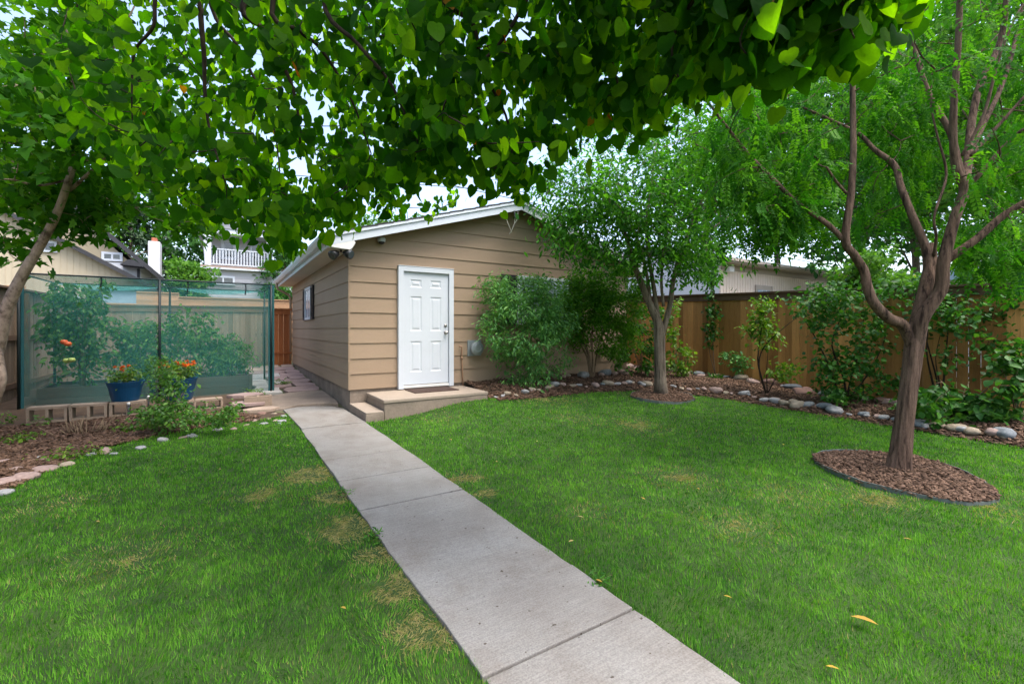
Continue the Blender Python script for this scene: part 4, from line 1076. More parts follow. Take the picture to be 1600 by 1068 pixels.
t.limb([(D(1450, 430, Z + .05), .065), (zp(815, 800, Z + .1), .058), (zp(770, 690, Z + .2), .052), (zp(735, 600, Z + .3), .047), (zp(713, 530, Z + .4), .045), (zp(650, 480, Z + .5), .036), (zp(600, 430, Z + .6), .03), (zp(520, 390, Z + .7), .025), (zp(420, 345, Z + .8), .018)], 10)
t.limb([(D(1430, 560, Z), .06), (D(1440, 500, Z - .06), .088), (zp(862, 930, Z - .12), .082), (zp(872, 840, Z - .14), .074), (zp(908, 700, Z - .14), .064), (zp(938, 610, Z - .14), .058), (zp(912, 540, Z - .16), .05), (zp(903, 450, Z - .18), .046), (zp(905, 330, Z - .2), .042), (zp(918, 150, Z - .2), .038), (zp(925, -40, Z - .2), .034)], 12)
t.limb([(zp(938, 610, Z - .12), .034), (zp(985, 562, Z - .2), .03), (zp(1080, 455, Z - .3), .025), (zp(1150, 400, Z - .4), .02), (zp(1250, 330, Z - .5), .014)], 8)
t.limb([(zp(935, 590, Z - .05), .04), (zp(895, 430, Z + .05), .042), (zp(830, 315, Z + .1), .036), (zp(790, 200, Z + .15), .03), (zp(760, 80, Z + .2), .027), (zp(735, -40, Z + .2), .022)], 9)
t.limb([(D(1462, 420, Z + .05), .062), (zp(905, 818, Z), .058), (zp(980, 765, Z - .05), .053), (zp(1060, 695, Z - .1), .047), (zp(1150, 640, Z - .2), .042), (zp(1260, 590, Z - .3), .034)], 12)
t.limb([(zp(940, 610, Z - .08), .05), (zp(950, 520, Z + .1), .054), (zp(960, 400, Z + .2), .05), (zp(990, 270, Z + .25), .046), (zp(1055, 130, Z + .3), .04), (zp(1078, -50, Z + .3), .033)], 11)
t.limb([(zp(955, 500, Z + .15), .03), (zp(1000, 400, Z + .3), .034), (zp(1060, 270, Z + .4), .032), (zp(1110, 100, Z + .5), .028), (zp(1135, -40, Z + .55), .024)], 9)
t.limb([(zp(930, 500, Z - .02), .022), (zp(1000, 370, Z - .1), .02), (zp(1045, 205, Z - .15), .016), (zp(1100, 60, Z - .2), .012), (zp(1140, 0, Z - .2), .008)], 7)
t.limb([(zp(960, 500, Z + .05), .026), (zp(1050, 400, Z), .022), (zp(1140, 300, Z - .05), .017), (zp(1230, 200, Z - .1), .012)], 7)
t.limb([(D(1459, 400, Z + .05), .022), (zp(848, 760, Z + .0), .018), (zp(842, 690, Z), .016), (zp(880, 560, Z + .1), .018), (zp(850, 430, Z + .1), .014), (zp(828, 320, Z + .1), .011), (zp(840, 250, Z + .1), .007)], 7)
C = blob(70, 1180, 260, 100, 120, 4.2, 5.6) + blob(110, 1310, 200, 150, 170, 4.8, 6.6) + blob(140, 1490, 170, 180, 200, 5.2, 7.0) + blob(16, 1590, 250, 60, 200, 4.6, 5.6) + blob(8, 1500, 130, 150, 150, 3.4, 4.0) + blob(26, 1560, 390, 70, 50, 4.4, 5.6) + blob(16, 1250, 330, 50, 50, 4.4, 5.4) + blob(60, 1450, -110, 330, 110, 3.2, 5.6) + blob(20, 1690, 160, 80, 220, 3.2, 4.6)
t.twigs(C, .009, 5)
t.wood_build('trunk', M['bark_limb'])
t.grow('crown', FROND, 13, .170, M['locust'], .105, .42, .5, .25, False)

# ---------------------------------------------------------------- the middle tree
S_ = 8.5 / 9.4; _D = D
def D(px, py, Z): return _D(px, py, Z * S_)
b0 = GT(1033, 618)
b0 = Vector((b0.x, b0.y, T(b0.x, b0.y)))
t = Plant('middle_tree', 'slender grey-barked tree standing in the small ring near the garage', 'tree', b0); t.k = .64
Z = 9.4
zq = lambda zx, zy, Zz=Z: D(720 + zx / 2.967, 290 + zy / 2.967, Zz)
t.limb([(Vector((b0.x, b0.y, b0.z - .1)), .24), (Vector((b0.x, b0.y, b0.z + .02)), .21), (zq(927, 930), .178), (zq(925, 880), .163), (zq(922, 780), .155), (zq(920, 690), .155), (zq(912, 630), .125), (zq(885, 570), .105), (zq(840, 460), .085), (zq(790, 330), .07), (zq(765, 230, 9.5), .055), (zq(720, 120, 9.6), .04), (zq(640, 20, 9.7), .03), (zq(560, -60, 9.9), .018)], 48, 6, 0.0, .035)
t.limb([(zq(922, 740), .06), (zq(935, 680), .09), (zq(968, 560), .075), (zq(985, 440), .065), (zq(1010, 340), .055), (zq(1060, 200), .045), (zq(1120, 60, 9.2), .03), (zq(1200, -60, 9.0), .016)], 10)
t.limb([(zq(918, 640), .07), (zq(895, 470), .062), (zq(872, 330), .052), (zq(860, 180, 9.2), .042), (zq(880, 20, 9.1), .03), (zq(900, -150, 9), .015)], 9)
t.limb([(zq(880, 560), .05), (zq(860, 400), .045), (zq(800, 200, 9.2), .036), (zq(690, 60, 9.0), .025), (zq(520, 0, 8.9), .014)], 8)
t.limb([(zq(1000, 380), .04), (zq(1090, 260, 9.6), .034), (zq(1190, 180, 9.8), .022), (zq(1290, 110, 10), .012)], 7)
t.limb([(zq(940, 560), .045), (zq(930, 430), .04), (zq(950, 260, 9.9), .034), (zq(1000, 60, 10.2), .02)], 8)
C = blob(60, 900, 290, 75, 60, 8.4, 10.2) + blob(70, 935, 360, 75, 55, 8.5, 10.0) + blob(100, 1020, 280, 95, 80, 8.0, 11) + blob(60, 1100, 330, 85, 75, 8.4, 10.8) + blob(40, 1000, 375, 80, 45, 8.2, 10.2) + blob(50, 1110, 230, 90, 80, 8.3, 11) + blob(60, 1050, 170, 160, 90, 8.5, 11.5) + blob(36, 1075, 405, 46, 34, 8.9, 10.2)
t.twigs(C, .012, 4)
t.wood_build('trunk', M['bark_grey'])
t.grow('crown', t_oval(.22), 38, .10, M['elmleaf'], .18, .35, .6, .2)
D = _D

# ---------------------------------------------------------------- the pale leaning tree at the left edge
b0 = D(-75, 700, 5.4); b0.z = 0
t = Plant('leaning_tree', 'pale-barked leaning tree at the left edge with lobed leaves', 'tree', b0); t.k = .43
Z = 5.4
t.limb([(Vector((b0.x, b0.y, -.1)), .25), (Vector((b0.x, b0.y, .03)), .21), (D(-50, 640, Z), .19), (D(-20, 585, Z), .175), (D(-4, 540, Z), .165), (D(12, 480, Z), .145), (D(35, 430, Z), .125), (D(62, 385, Z), .108), (D(86, 340, Z - .05), .095), (D(103, 295, Z - .1), .085), (D(118, 240, Z - .1), .07), (D(120, 170, Z - .1), .055), (D(105, 90, Z - .1), .042), (D(110, -20, Z), .03)], 18)
t.limb([(D(-12, 640, Z - .03), .08), (D(4, 600, Z - .1), .075), (D(0, 570, Z - .08), .10), (D(-6, 540, Z - .02), .10)], 10)
t.limb([(D(100, 305, Z), .05), (D(140, 270, Z - .1), .042), (D(185, 225, Z - .2), .033), (D(230, 180, Z - .3), .022), (D(265, 140, Z - .4), .012)], 9)
t.limb([(D(116, 240, Z - .1), .045), (D(70, 190, Z - .2), .04), (D(20, 135, Z - .3), .034), (D(-60, 60, Z - .4), .022)], 9)
t.limb([(D(120, 180, Z), .035), (D(160, 110, Z), .03), (D(200, 30, Z), .022), (D(240, -50, Z), .012)], 8)
t.limb([(D(108, 280, Z), .035), (D(60, 290, Z - .3), .03), (D(10, 280, Z - .5), .022), (D(-70, 290, Z - .6), .012)], 8)
C = blob(60, 60, 190, 120, 130, 5.0, 6.8) + blob(40, 150, 120, 110, 130, 5.0, 6.8) + blob(16, 40, 305, 60, 40, 5.5, 6.3) + blob(14, 158, 310, 40, 44, 5.5, 6.3) + blob(10, 110, 345, 60, 22, 5.5, 6.3) + blob(34, 40, 40, 140, 80, 4.6, 6.6) + blob(34, 40, -120, 260, 110, 4.4, 6.6) + blob(16, -90, 200, 80, 160, 4.6, 6.2) + blob(5, 20, 372, 26, 16, 5.4, 6.0) + blob(16, 210, 265, 50, 60, 5.4, 6.6) + blob(24, 70, 160, 110, 110, 4.2, 5.0) + blob(12, 290, 340, 40, 14, 5.6, 6.4)
t.twigs(C, .009, 4)
t.wood_build('trunk', M['bark_pale'])
t.grow('crown', MAPLE, 22, .115, M['mapleleaf'], .15, .4, .6, .2)

# ---------------------------------------------------------------- the heart-leaved tree overhead
LB = np.array([(-250, 68), (60, 48), (120, 198), (170, 284), (235, 344), (285, 360), (335, 344), (385, 410), (425, 433), (470, 418), (505, 400), (540, 378), (560, 356), (620, 350), (650, 323), (700, 306), (725, 300), (750, 323), (800, 338), (835, 318), (858, 253), (905, 233), (940, 240), (980, 223), (1020, 230), (1060, 188), (1110, 190), (1150, 173), (1185, 126), (1235, 132), (1265, 112), (1315, 108), (1352, 100), (1386, 75), (1405, 0), (1500, -60), (1900, -100)], float)
def lb(px): return float(np.interp(px, LB[:, 0], LB[:, 1]))
b0 = Vector((-3.3, -10.3, 0))
t = Plant('redbud_tree', 'spreading tree with heart-shaped leaves whose boughs hang across the top of the view', 'tree', b0)
t.limb([(b0 + Vector((0, 0, -.1)), .24), (b0 + Vector((0, 0, .05)), .2), (b0 + Vector((.05, .1, 1.0)), .16), (b0 + Vector((.2, .3, 2.0)), .15)], 16)
top = b0 + Vector((.2, .3, 2.0))
def bough(pts, r0, r1, n=8):
    k = len(pts); t.limb([(p, r0 + (r1 - r0) * i / (k - 1)) for i, p in enumerate(pts)], n, 5)
hub = top + Vector((.5, .9, 1.0))
bough([top, top + Vector((.2, .4, .55)), hub], .11, .085, 12)
b_l = D(300, -190, 2.6); b_c = D(560, -230, 2.6); b_r = D(980, -260, 2.5); b_f = D(1330, -200, 1.9)
for e in (b_l, b_c, b_r, b_f):
    bough([hub - Vector((.05, .1, .12)), hub.lerp(e, .35) + Vector((0, 0, .25)), hub.lerp(e, .7) + Vector((0, 0, .2)), e], .065, .035, 9)
for pts, r in (([(300, -190, 2.6), (311, -40, 2.65), (314, 30, 2.7), (319, 90, 2.75), (320, 140, 2.8), (327, 200, 2.85), (350, 280, 2.9)], .020),
               ([(300, -190, 2.6), (246, -20, 2.7), (240, 40, 2.75), (211, 80, 2.8), (206, 140, 2.85), (207, 200, 2.9)], .014),
               ([(560, -230, 2.6), (387, -10, 2.6), (410, 45, 2.6), (437, 95, 2.6), (455, 130, 2.6), (466, 180, 2.6), (470, 250, 2.65)], .020),
               ([(560, -230, 2.6), (427, 0, 2.6), (470, 50, 2.65), (497, 72, 2.7), (530, 120, 2.75), (556, 172, 2.8), (580, 240, 2.85)], .017),
               ([(560, -230, 2.6), (505, -10, 2.4), (560, 70, 2.4), (610, 130, 2.45), (640, 200, 2.5), (650, 260, 2.5)], .015),
               ([(300, -190, 2.6), (330, 10, 2.9), (370, 70, 3.0), (410, 150, 3.1), (430, 210, 3.2), (440, 300, 3.2)], .014),
               ([(980, -260, 2.5), (700, -40, 2.4), (740, 40, 2.4), (755, 110, 2.4), (790, 180, 2.4), (800, 240, 2.4)], .017),
               ([(980, -260, 2.5), (840, -30, 2.3), (800, 40, 2.25), (770, 80, 2.3), (700, 150, 2.35), (690, 210, 2.4)], .014),
               ([(980, -260, 2.5), (960, -30, 2.2), (945, 50, 2.2), (960, 110, 2.2), (975, 170, 2.2)], .014),
               ([(980, -260, 2.5), (1080, -40, 2.0), (1060, 30, 2.0), (1050, 90, 2.0), (1070, 140, 2.0)], .013),
               ([(1330, -200, 1.9), (1200, -30, 1.8), (1170, 20, 1.8), (1190, 60, 1.75), (1240, 95, 1.7)], .012),
               ([(1330, -200, 1.9), (1310, -40, 1.6), (1320, 20, 1.55), (1335, 60, 1.5)], .010)):
    t.limb([(D(*p), r * (1 - .75 * i / (len(pts) - 1))) for i, p in enumerate(pts)], 7, 5)
C = []
while len(C) < 900:
    px = random.uniform(90, 1400); lo = lb(px) - 40; py = lo - (lo + 170) * random.random() ** 1.15
    if px < 200 and random.random() < .4: continue
    zn, zx = (1.5, 2.4) if px > 1150 else ((1.9, 3.8) if px > 650 else (2.3, 5.0))
    C.append(D(px, py, random.uniform(zn, zx)))
C += [D(random.uniform(560, 1250), random.uniform(-520, -20), random.uniform(1.6, 3.0)) for _ in range(150)]  # unseen leaf clusters above the view, added to shade the boughs
C += [D(random.uniform(150, 720), random.uniform(40, 330), random.uniform(4.2, 6.0)) for _ in range(150)]
C = [c for c in C if c.z > 1.9]
t.twigs(C, .0056, 4)
t.wood_build('trunk', M['twig'])
t.grow('crown', HEART, 16, .066, M['heart'], .085, .65, .8, .2, True, .32)

# ================================================================ SHRUBS BY THE GARAGE AND FENCE
def shrub(name, label, base, stems, C, m, tmpl, per, size, cat='shrub', wood='stem', spread=.07, hang=.35, tw=.005, up=1.0, sname='stem', fname='foliage', face=.6, group=None, smoothf=True):
    p = Plant(name, label, cat, base, group)
    for st_ in stems: p.limb(st_, 6, 4)
    p.twigs(C, tw, 4); p.wood_build(sname, M[wood])
    p.grow(fname, tmpl, per, size, m, spread, hang, face, .3, smoothf, .35, up)
    return p
def fan(base, n, spread, top, r=.012, lean=(0, 0)):
    out = []
    for i in range(n):
        a = random.uniform(0, 6.283); k = spread * random.uniform(.4, 1); b = Vector(base)
        o = Vector((math.cos(a) * k + lean[0], math.sin(a) * k + lean[1], 0))
        out.append([(b + Vector((math.cos(a) * .04, math.sin(a) * .04, -.06)), r), (b + o * .25 + Vector((0, 0, top * .35)), r * .9), (b + o * .65 + Vector((random.gauss(0, .04), random.gauss(0, .04), top * .7)), r * .7), (b + o + Vector((0, 0, top)), r * .4)])
    return out
y_ = -.52
b0 = PY(829, 598, y_); b0.z = bedr(b0.x, b0.y)
shrub('burning_bush', 'dense bluish green bush covering the garage window', b0, fan(b0, 8, .45, 1.2, .013), blob(100, 815, 508, 60, 58, 8.3, 9.1) + blob(70, 858, 488, 40, 46, 8.5, 9.3) + blob(26, 780, 455, 26, 26, 8.5, 9.0) + blob(12, 845, 438, 34, 14, 8.7, 9.1) + blob(14, 820, 590, 38, 20, 8.5, 9.1) + blob(14, 850, 560, 40, 26, 8.8, 9.3),
      M['shrubleaf'], SLIM, 50, .08, spread=.10, hang=.4)
b0 = PY(925, 596, y_); b0.z = bedr(b0.x, b0.y)
shrub('burning_bush', 'tall multi-stemmed bush with bare tan stems between window and middle tree', b0, fan(b0, 11, .6, 1.25, .016), blob(80, 920, 462, 45, 44, 9.0, 9.9) + blob(85, 968, 470, 48, 54, 9.2, 10.3) + blob(30, 950, 530, 50, 34, 9.6, 10.4) + blob(16, 900, 500, 28, 40, 9.4, 10),
      M['brightleaf'], SLIM, 58, .085, spread=.11, hang=.35)
b0 = D(1000, 596, 10.6); b0.z = bedr(b0.x, b0.y)
shrub('leafy_bush', 'low broad-leaved bush behind the middle tree near the garage corner', b0, fan(b0, 6, .4, .9, .010), blob(40, 985, 545, 48, 42, 10.2, 11.2) + blob(14, 1010, 500, 30, 30, 10.4, 11.4), M['lilac'], BROAD, 22, .085)
b0 = D(1066, 592, 10.3); b0.z = bedr(b0.x, b0.y)
shrub('leafy_bush', 'bright green low bush just right of the middle tree trunk', b0, fan(b0, 6, .3, .7, .010), blob(24, 1060, 565, 24, 26, 10.0, 10.6) + blob(14, 1052, 500, 16, 40, 10.2, 10.9), M['limeleaf'], BROAD, 20, .08)
xv = FENCE_X - .10
b0 = PX(1118, 590, xv); b0.z = bedr(b0.x, b0.y)
shrub('climbing_vine', 'dark green vine climbing the fence right of the middle tree', b0, [[(b0 + Vector((0, 0, -.05)), .014), (PX(1114, 540, xv), .012), (PX(1116, 480, xv), .010), (PX(1113, 420, xv), .008), (PX(1118, 385, xv), .005)], [(b0, .01), (PX(1108, 545, xv - .03), .01), (PX(1104, 490, xv), .006)]],
      [PX(random.gauss(1113, 7), random.uniform(385, 545), xv - random.uniform(0, .22)) for _ in range(46)] + [PX(random.gauss(1120, 18), random.uniform(375, 440), xv - random.uniform(0, .3)) for _ in range(22)], M['lilac'], BROAD, 16, .085, 'vine')
b0 = PX(1152, 572, xv); b0.z = bedr(b0.x, b0.y)
shrub('drooping_plant', 'small drooping plant against the fence between vine and young shrub', b0, [[(b0 + Vector((0, 0, -.05)), .008), (PX(1152, 575, xv - .1), .007), (PX(1150, 560, xv - .15), .006)]],
      [PX(random.gauss(1154, 9), random.gauss(566, 6), xv - random.uniform(.05, .3)) for _ in range(14)] + [PX(1153, random.uniform(575, 605), xv - .15) for _ in range(5)] + [PX(random.uniform(1130, 1150), random.uniform(548, 560), xv - .15) for _ in range(5)], M['shrubleaf'], BROAD, 12, .075, 'plant')
def stemD(pts, r): return [(p, r * (1 - .75 * i / (len(pts) - 1))) for i, p in enumerate(pts)]
Z = 8.6
b0 = D(1199, 624, Z); b0.z = bedr(b0.x, b0.y)
shrub('young_shrub', 'young shrub with slender dark stems and lime green leaf tufts before the fence', b0,
      [stemD([b0 - Vector((0, 0, .06)), D(1190, 590, Z), D(1184, 560, Z), D(1190, 510, Z), D(1189, 480, Z)], .022), stemD([b0 - Vector((0, 0, .06)), D(1186, 575, Z), D(1192, 545, Z), D(1215, 520, Z - .1), D(1250, 492, Z - .2)], .02),
       stemD([b0 - Vector((0, 0, .06)), D(1198, 580, Z), D(1200, 550, Z)], .015), stemD([b0, D(1210, 595, Z), D(1222, 570, Z)], .012), stemD([b0, D(1206, 600, Z - .1), D(1215, 580, Z - .1)], .010)],
      blob(26, 1190, 484, 17, 22, Z - .15, Z + .2) + blob(16, 1188, 512, 18, 12, Z - .15, Z + .2) + blob(14, 1197, 530, 24, 18, Z - .2, Z + .2) + blob(20, 1225, 575, 26, 16, Z - .3, Z + .1) + blob(5, 1166, 512, 6, 8, Z - .1, Z + .1), M['limeleaf'], OVAL, 10, .085, wood='twig')
Z = 7.9
b0 = D(1322, 640, Z); b0.z = bedr(b0.x, b0.y)
shrub('lilac_bush', 'large dark arching bush before the fence left of the forked tree', b0,
      [stemD([b0 - Vector((0, 0, .06)), D(1305, 600, Z), D(1290, 560, Z), D(1270, 520, Z), D(1250, 490, Z)], .022), stemD([b0, D(1318, 590, Z), D(1300, 540, Z), D(1312, 500, Z), D(1322, 460, Z)], .022), stemD([b0, D(1330, 590, Z), D(1345, 540, Z), D(1350, 490, Z)], .02), stemD([b0, D(1345, 600, Z), D(1370, 560, Z), D(1385, 520, Z)], .018)],
      blob(50, 1275, 480, 58, 36, Z - .6, Z + .4) + blob(64, 1340, 485, 66, 48, Z - .6, Z + .3) + blob(70, 1330, 590, 52, 56, Z - .5, Z + .3) + blob(22, 1375, 560, 40, 55, Z - .5, Z + .3) + blob(12, 1285, 545, 30, 36, Z - .5, Z + .2), M['lilac'], BROAD, 14, .08, wood='twig', spread=.09)
Z = 7.4
b0 = D(1470, 640, Z); b0.z = bedr(b0.x, b0.y)
shrub('lilac_bush', 'tall open bush with many brown stems right of the forked tree trunk', b0,
      [stemD([b0 - Vector((0, 0, .06)), D(1458, 600, Z), D(1448, 550, Z), D(1452, 500, Z)], .022), stemD([b0, D(1475, 590, Z), D(1480, 530, Z), D(1486, 470, Z)], .02), stemD([b0, D(1463, 590, Z), D(1450, 540, Z), D(1440, 490, Z)], .018), stemD([b0, D(1490, 600, Z), D(1520, 550, Z), D(1560, 500, Z)], .018), stemD([b0, D(1468, 600, Z), D(1462, 560, Z), D(1470, 520, Z)], .014), stemD([b0, D(1500, 610, Z), D(1528, 560, Z), D(1545, 540, Z)], .012)],
      blob(54, 1500, 485, 58, 44, Z - .6, Z + .3) + blob(46, 1545, 505, 60, 40, Z - .8, Z + .2) + blob(22, 1460, 470, 40, 40, Z - .5, Z + .3) + blob(18, 1590, 470, 40, 34, Z - .8, Z + .1) + blob(16, 1420, 455, 40, 35, Z - .2, Z + .5) + blob(8, 1480, 560, 50, 30, Z - .5, Z + .2) + blob(22, 1565, 565, 40, 45, Z - .7, Z + .1), M['lilac'], BROAD, 12, .085, wood='twig', spread=.09)
Z = 6.5
b0 = D(1500, 668, Z); b0.z = bedr(b0.x, b0.y)
shrub('low_plant', 'low broad-leaved plants spilling over the stones at the right', b0, fan(b0, 8, .5, .5, .008), blob(50, 1480, 635, 65, 32, Z - .4, Z + .4) + blob(50, 1530, 650, 55, 30, Z - .5, Z + .2) + blob(20, 1440, 630, 40, 22, Z, Z + .6), M['lilac'], BROAD, 16, .10, 'plant', spread=.08)
Z = 6.2
b0 = D(1590, 640, Z); b0.z = bedr(b0.x, b0.y)
shrub('low_plant', 'leafy plant reaching in from the right edge below the fence', b0, fan(b0, 5, .3, .7, .008), blob(30, 1585, 590, 40, 36, Z - .4, Z + .3) + blob(16, 1600, 545, 40, 22, Z - .3, Z + .3), M['lilac'], BROAD, 14, .095, 'plant')
b0 = D(1120, 596, 10.2); b0.z = bedr(b0.x, b0.y)
shrub('grassy_tuft', 'tuft of strappy leaves at the fence foot between stones', b0, fan(b0, 3, .05, .12, .004), ball(7, (b0.x, b0.y, .2), .08, .08, .08), M['lilac'], t_oval(.07), 10, .24, 'plant', hang=-.5, spread=.03)
b0 = PY(795, 604, -.45); b0.z = bedr(b0.x, b0.y)
shrub('ground_plant', 'low ground plant growing between the stones right of the stoop', b0, fan(b0, 4, .1, .1, .004), ball(16, (b0.x + .1, b0.y, .14), .35, .18, .07), M['limeleaf'], OVAL, 12, .05, 'plant', spread=.05)

# ================================================================ TREES AND BUSHES BEYOND
def far_tree(name, label, x, y, h, rx, ry, m, n=3200, leaf=.17, lumps=26, z0=.35, cone=False, group=None, trunk_r=.16, gap=.4):
    root = thing(name, label, 'tree', (x, y, T(x, y)), group)
    mb = MB(); zc = h * (z0 + (1 - z0) / 2); rz = h * (1 - z0) / 2
    P, Rr = smooth([(Vector((x, y, T(x, y) - .2)), trunk_r), (Vector((x + .1, y, h * .25)), trunk_r * .8), (Vector((x - .1, y + .1, h * .55)), trunk_r * .55), (Vector((x, y, h * .78)), trunk_r * .12)], 4); mb.tube(P, Rr, 8)
    L = []
    for _ in range(lumps):
        if cone:
            t_ = random.random() ** .8; zz = h * (z0 + (1 - z0) * t_); rr = rx * (1 - t_) ** .8 * random.uniform(.5, 1); a = random.uniform(0, 6.283); c = Vector((x + rr * math.cos(a), y + rr * math.sin(a), zz)); s_ = .14 * h * (1.15 - t_) * .5
        else:
            c = ball(1, (x, y, zc), rx * .82, ry * .82, rz * .85, gap)[0]; s_ = random.uniform(.26, .42) * min(rx, rz)
        L.append((c, s_))
        k = Vector((x, y, max(.2 * h, c.z - .5 * s_ - .25 * rx))); mb.tube([k, k.lerp(c, .5) + Vector((0, 0, .1 * s_)), c], [trunk_r * .3, trunk_r * .2, trunk_r * .06], 5, cap=False)
    mb.build('trunk', M['bark_grey'], root, smooth=True)
    per = n // lumps; pos = []; nrm = []
    for c, s_ in L:
        v_ = unit(rng.normal(0, 1, (per, 3))); k = rng.uniform(.35, 1.05, per) ** .6
        pos.append(np.array(tuple(c)) + v_ * k[:, None] * s_ * np.array([1, 1, .75])); nrm.append(v_ * .6 + np.array([0, 0, .7]) + rng.normal(0, .5, (per, 3)))
    pos = np.concatenate(pos); nrm = np.concatenate(nrm); tip = rng.normal(0, 1, pos.shape) + np.array([0, 0, -.5])
    leaves('crown', BLADE, pos, tip, nrm, 1.45 * leaf * rng.uniform(.6, 1.3, len(pos)), m, root, smooth=False)
BLADE = t_blade4(.30)
def at(px, Z): p = D(px, 515, Z); return p.x, p.y
x, y = at(285, 21); far_tree('leafy_tree', 'light green rounded tree between the white chimney and grey house', x, y, 5.9, 1.35, 1.2, M['farleaf'], 5200, .13, 34, .1)
x, y = at(205, 30); far_tree('conifer', 'dark conifer rising over the tan house roof', x, y, 10.5, 2.6, 2.6, M['conifer'], 4500, .22, 60, .12, True)
x, y = at(245, 36); far_tree('conifer', 'tall dark conifer behind the white chimney', x, y, 12.5, 3.0, 3.0, M['conifer'], 4500, .26, 60, .12, True)
x, y = at(150, 34); far_tree('leafy_tree', 'tall bluish green tree behind the beige gable', x, y, 12.5, 4.2, 3.5, M['farblue'], 5200, .22, 40, .3)
x, y = at(330, 34); far_tree('leafy_tree', 'mid green tree standing behind the grey house roof', x, y, 12.0, 3.2, 3.0, M['farblue'], 4600, .22, 36, .25)
x, y = at(445, 27); far_tree('leafy_tree', 'bushy green tree at the corner between grey house and garage eave', x, y, 7.2, 2.0, 1.8, M['farblue'], 4200, .17, 32, .15)
x, y = at(590, 25); far_tree('leafy_tree', 'airy pale tree showing over the left slope of the garage roof', x, y, 8.6, 2.6, 2.2, M['farleaf'], 3600, .15, 40, .3, gap=.2)
x, y = at(665, 29); far_tree('leafy_tree', 'small airy treetop above the garage roof nearest the ridge', x, y, 9.0, 1.6, 1.6, M['farleaf'], 1500, .16, 24, .45, gap=.2)
x, y = at(40, 26); far_tree('leafy_tree', 'broad tree behind the beige gable at the far left', x, y, 11, 4.5, 3.5, M['farleaf'], 5000, .2, 40, .3)
x, y = at(1215, 19); far_tree('leafy_tree', 'large bluish tree behind the neighbouring garage, left of the sky gap', x, y, 12.5, 3.4, 3.0, M['farblue'], 6000, .19, 44, .42)
x, y = at(1340, 15); far_tree('leafy_tree', 'tall bluish green tree over the fence behind the left limb of the forked tree', x, y, 11.5, 2.6, 2.4, M['farblue'], 8000, .15, 50, .22)
x, y = at(1430, 18); far_tree('leafy_tree', 'very tall tree behind the middle of the forked tree', x, y, 15, 4.2, 3.6, M['farblue'], 9000, .18, 56, .25)
x, y = at(1560, 13); far_tree('leafy_tree', 'tall green tree behind the right limbs of the forked tree', x, y, 12.5, 3.4, 2.8, M['farleaf'], 9000, .15, 52, .18)
x, y = at(1690, 15); far_tree('leafy_tree', 'broad green tree beyond the fence at the right edge', x, y, 12, 4.0, 3, M['farleaf'], 6000, .17, 44, .15)
x, y = at(1105, 26); far_tree('leafy_tree', 'mid green treetop behind the crown of the middle tree', x, y, 13, 4.0, 3.2, M['farblue'], 4500, .2, 40, .45, gap=.25)
x, y = at(1272, 38); far_tree('leafy_tree', 'low distant tree at the end of the neighbouring garage roof', x, y, 7.8, 2.6, 2.4, M['farblue'], 2200, .22, 26, .2)
x, y = at(1375, 10.6); far_tree('leafy_bush', 'bright green bush showing over the fence beside the blue play structure', x, y, 3.4, .9, .8, M['farleaf'], 3200, .09, 26, .3, trunk_r=.06)
x, y = at(1352, 10.2); far_tree('leafy_bush', 'green bush leaning over the fence above the large dark bush', x, y, 3.5, .8, .7, M['farleaf'], 3200, .085, 26, .35, trunk_r=.06)
x, y = at(1570, 9.3); far_tree('leafy_bush', 'green bush behind the fence at the far right', x, y, 3.8, 1.2, .7, M['farleaf'], 3800, .085, 26, .3, trunk_r=.06)

# ================================================================ RIVER STONES
STONE = [('pinkish', (0.288, 0.194, 0.162), (0.376, 0.276, 0.24)), ('pale grey', (0.259, 0.256, 0.252), (0.384, 0.376, 0.368)), ('buff', (0.288, 0.223, 0.155), (0.384, 0.316, 0.232)), ('blue-grey', (0.144, 0.162, 0.173), (0.24, 0.256, 0.272)), ('reddish brown', (0.173, 0.097, 0.076), (0.264, 0.16, 0.128))]
stone_me = []
for k, (nm, c1, c2) in enumerate(STONE):
    mt = mat('stone_' + nm.replace(' ', '_').replace('-', '_'), c1, .8, .1, 5, bump=.35, bscale=40, fine=.2, fscale=50, col2=c2, coord='obj')
    row = []
    for j in range(3):
        bm = bmesh.new(); bmesh.ops.create_icosphere(bm, subdivisions=3, radius=.5)
        ph = [random.uniform(0, 6) for _ in range(6)]
        for v_ in bm.verts:
            p = v_.co.copy(); f = 1 + .13 * math.sin(3.1 * p.x * 2 + ph[0]) * math.cos(2.7 * p.y * 2 + ph[1]) + .09 * math.sin(5 * p.z + ph[2] + 4 * p.x) + .05 * math.sin(9 * p.y + ph[3])
            v_.co = p * (f + .035 * math.sin(13 * p.x + ph[4]) * math.sin(12 * p.z + ph[5]))
            if v_.co.z > .36: v_.co.z = .36 + (v_.co.z - .36) * .5
        me = bpy.data.meshes.new('stone'); bm.to_mesh(me); bm.free(); me.polygons.foreach_set('use_smooth', [True] * len(me.polygons)); me.materials.append(mt); row.append(me)
    stone_me.append(row)
def stone(p, L, k, label, group, flat=.6, wid=.8, rot=None, name='stone', cat='stone'):
    o = bpy.data.objects.new(name, random.choice(stone_me[k])); COL.objects.link(o)
    W = L * wid * random.uniform(.85, 1.1); Hh = L * flat * random.uniform(.8, 1.1)
    o.scale = (L, W, Hh); o.rotation_euler = (random.gauss(0, .08), random.gauss(0, .08), random.uniform(0, 3.14) if rot is None else rot)
    o.location = (p[0], p[1], p[2] + Hh * .16)
    return tag(o, label, cat, group)
def where(px, marks):
    for lim, w in marks:
        if px < lim: return w
    return marks[-1][1]
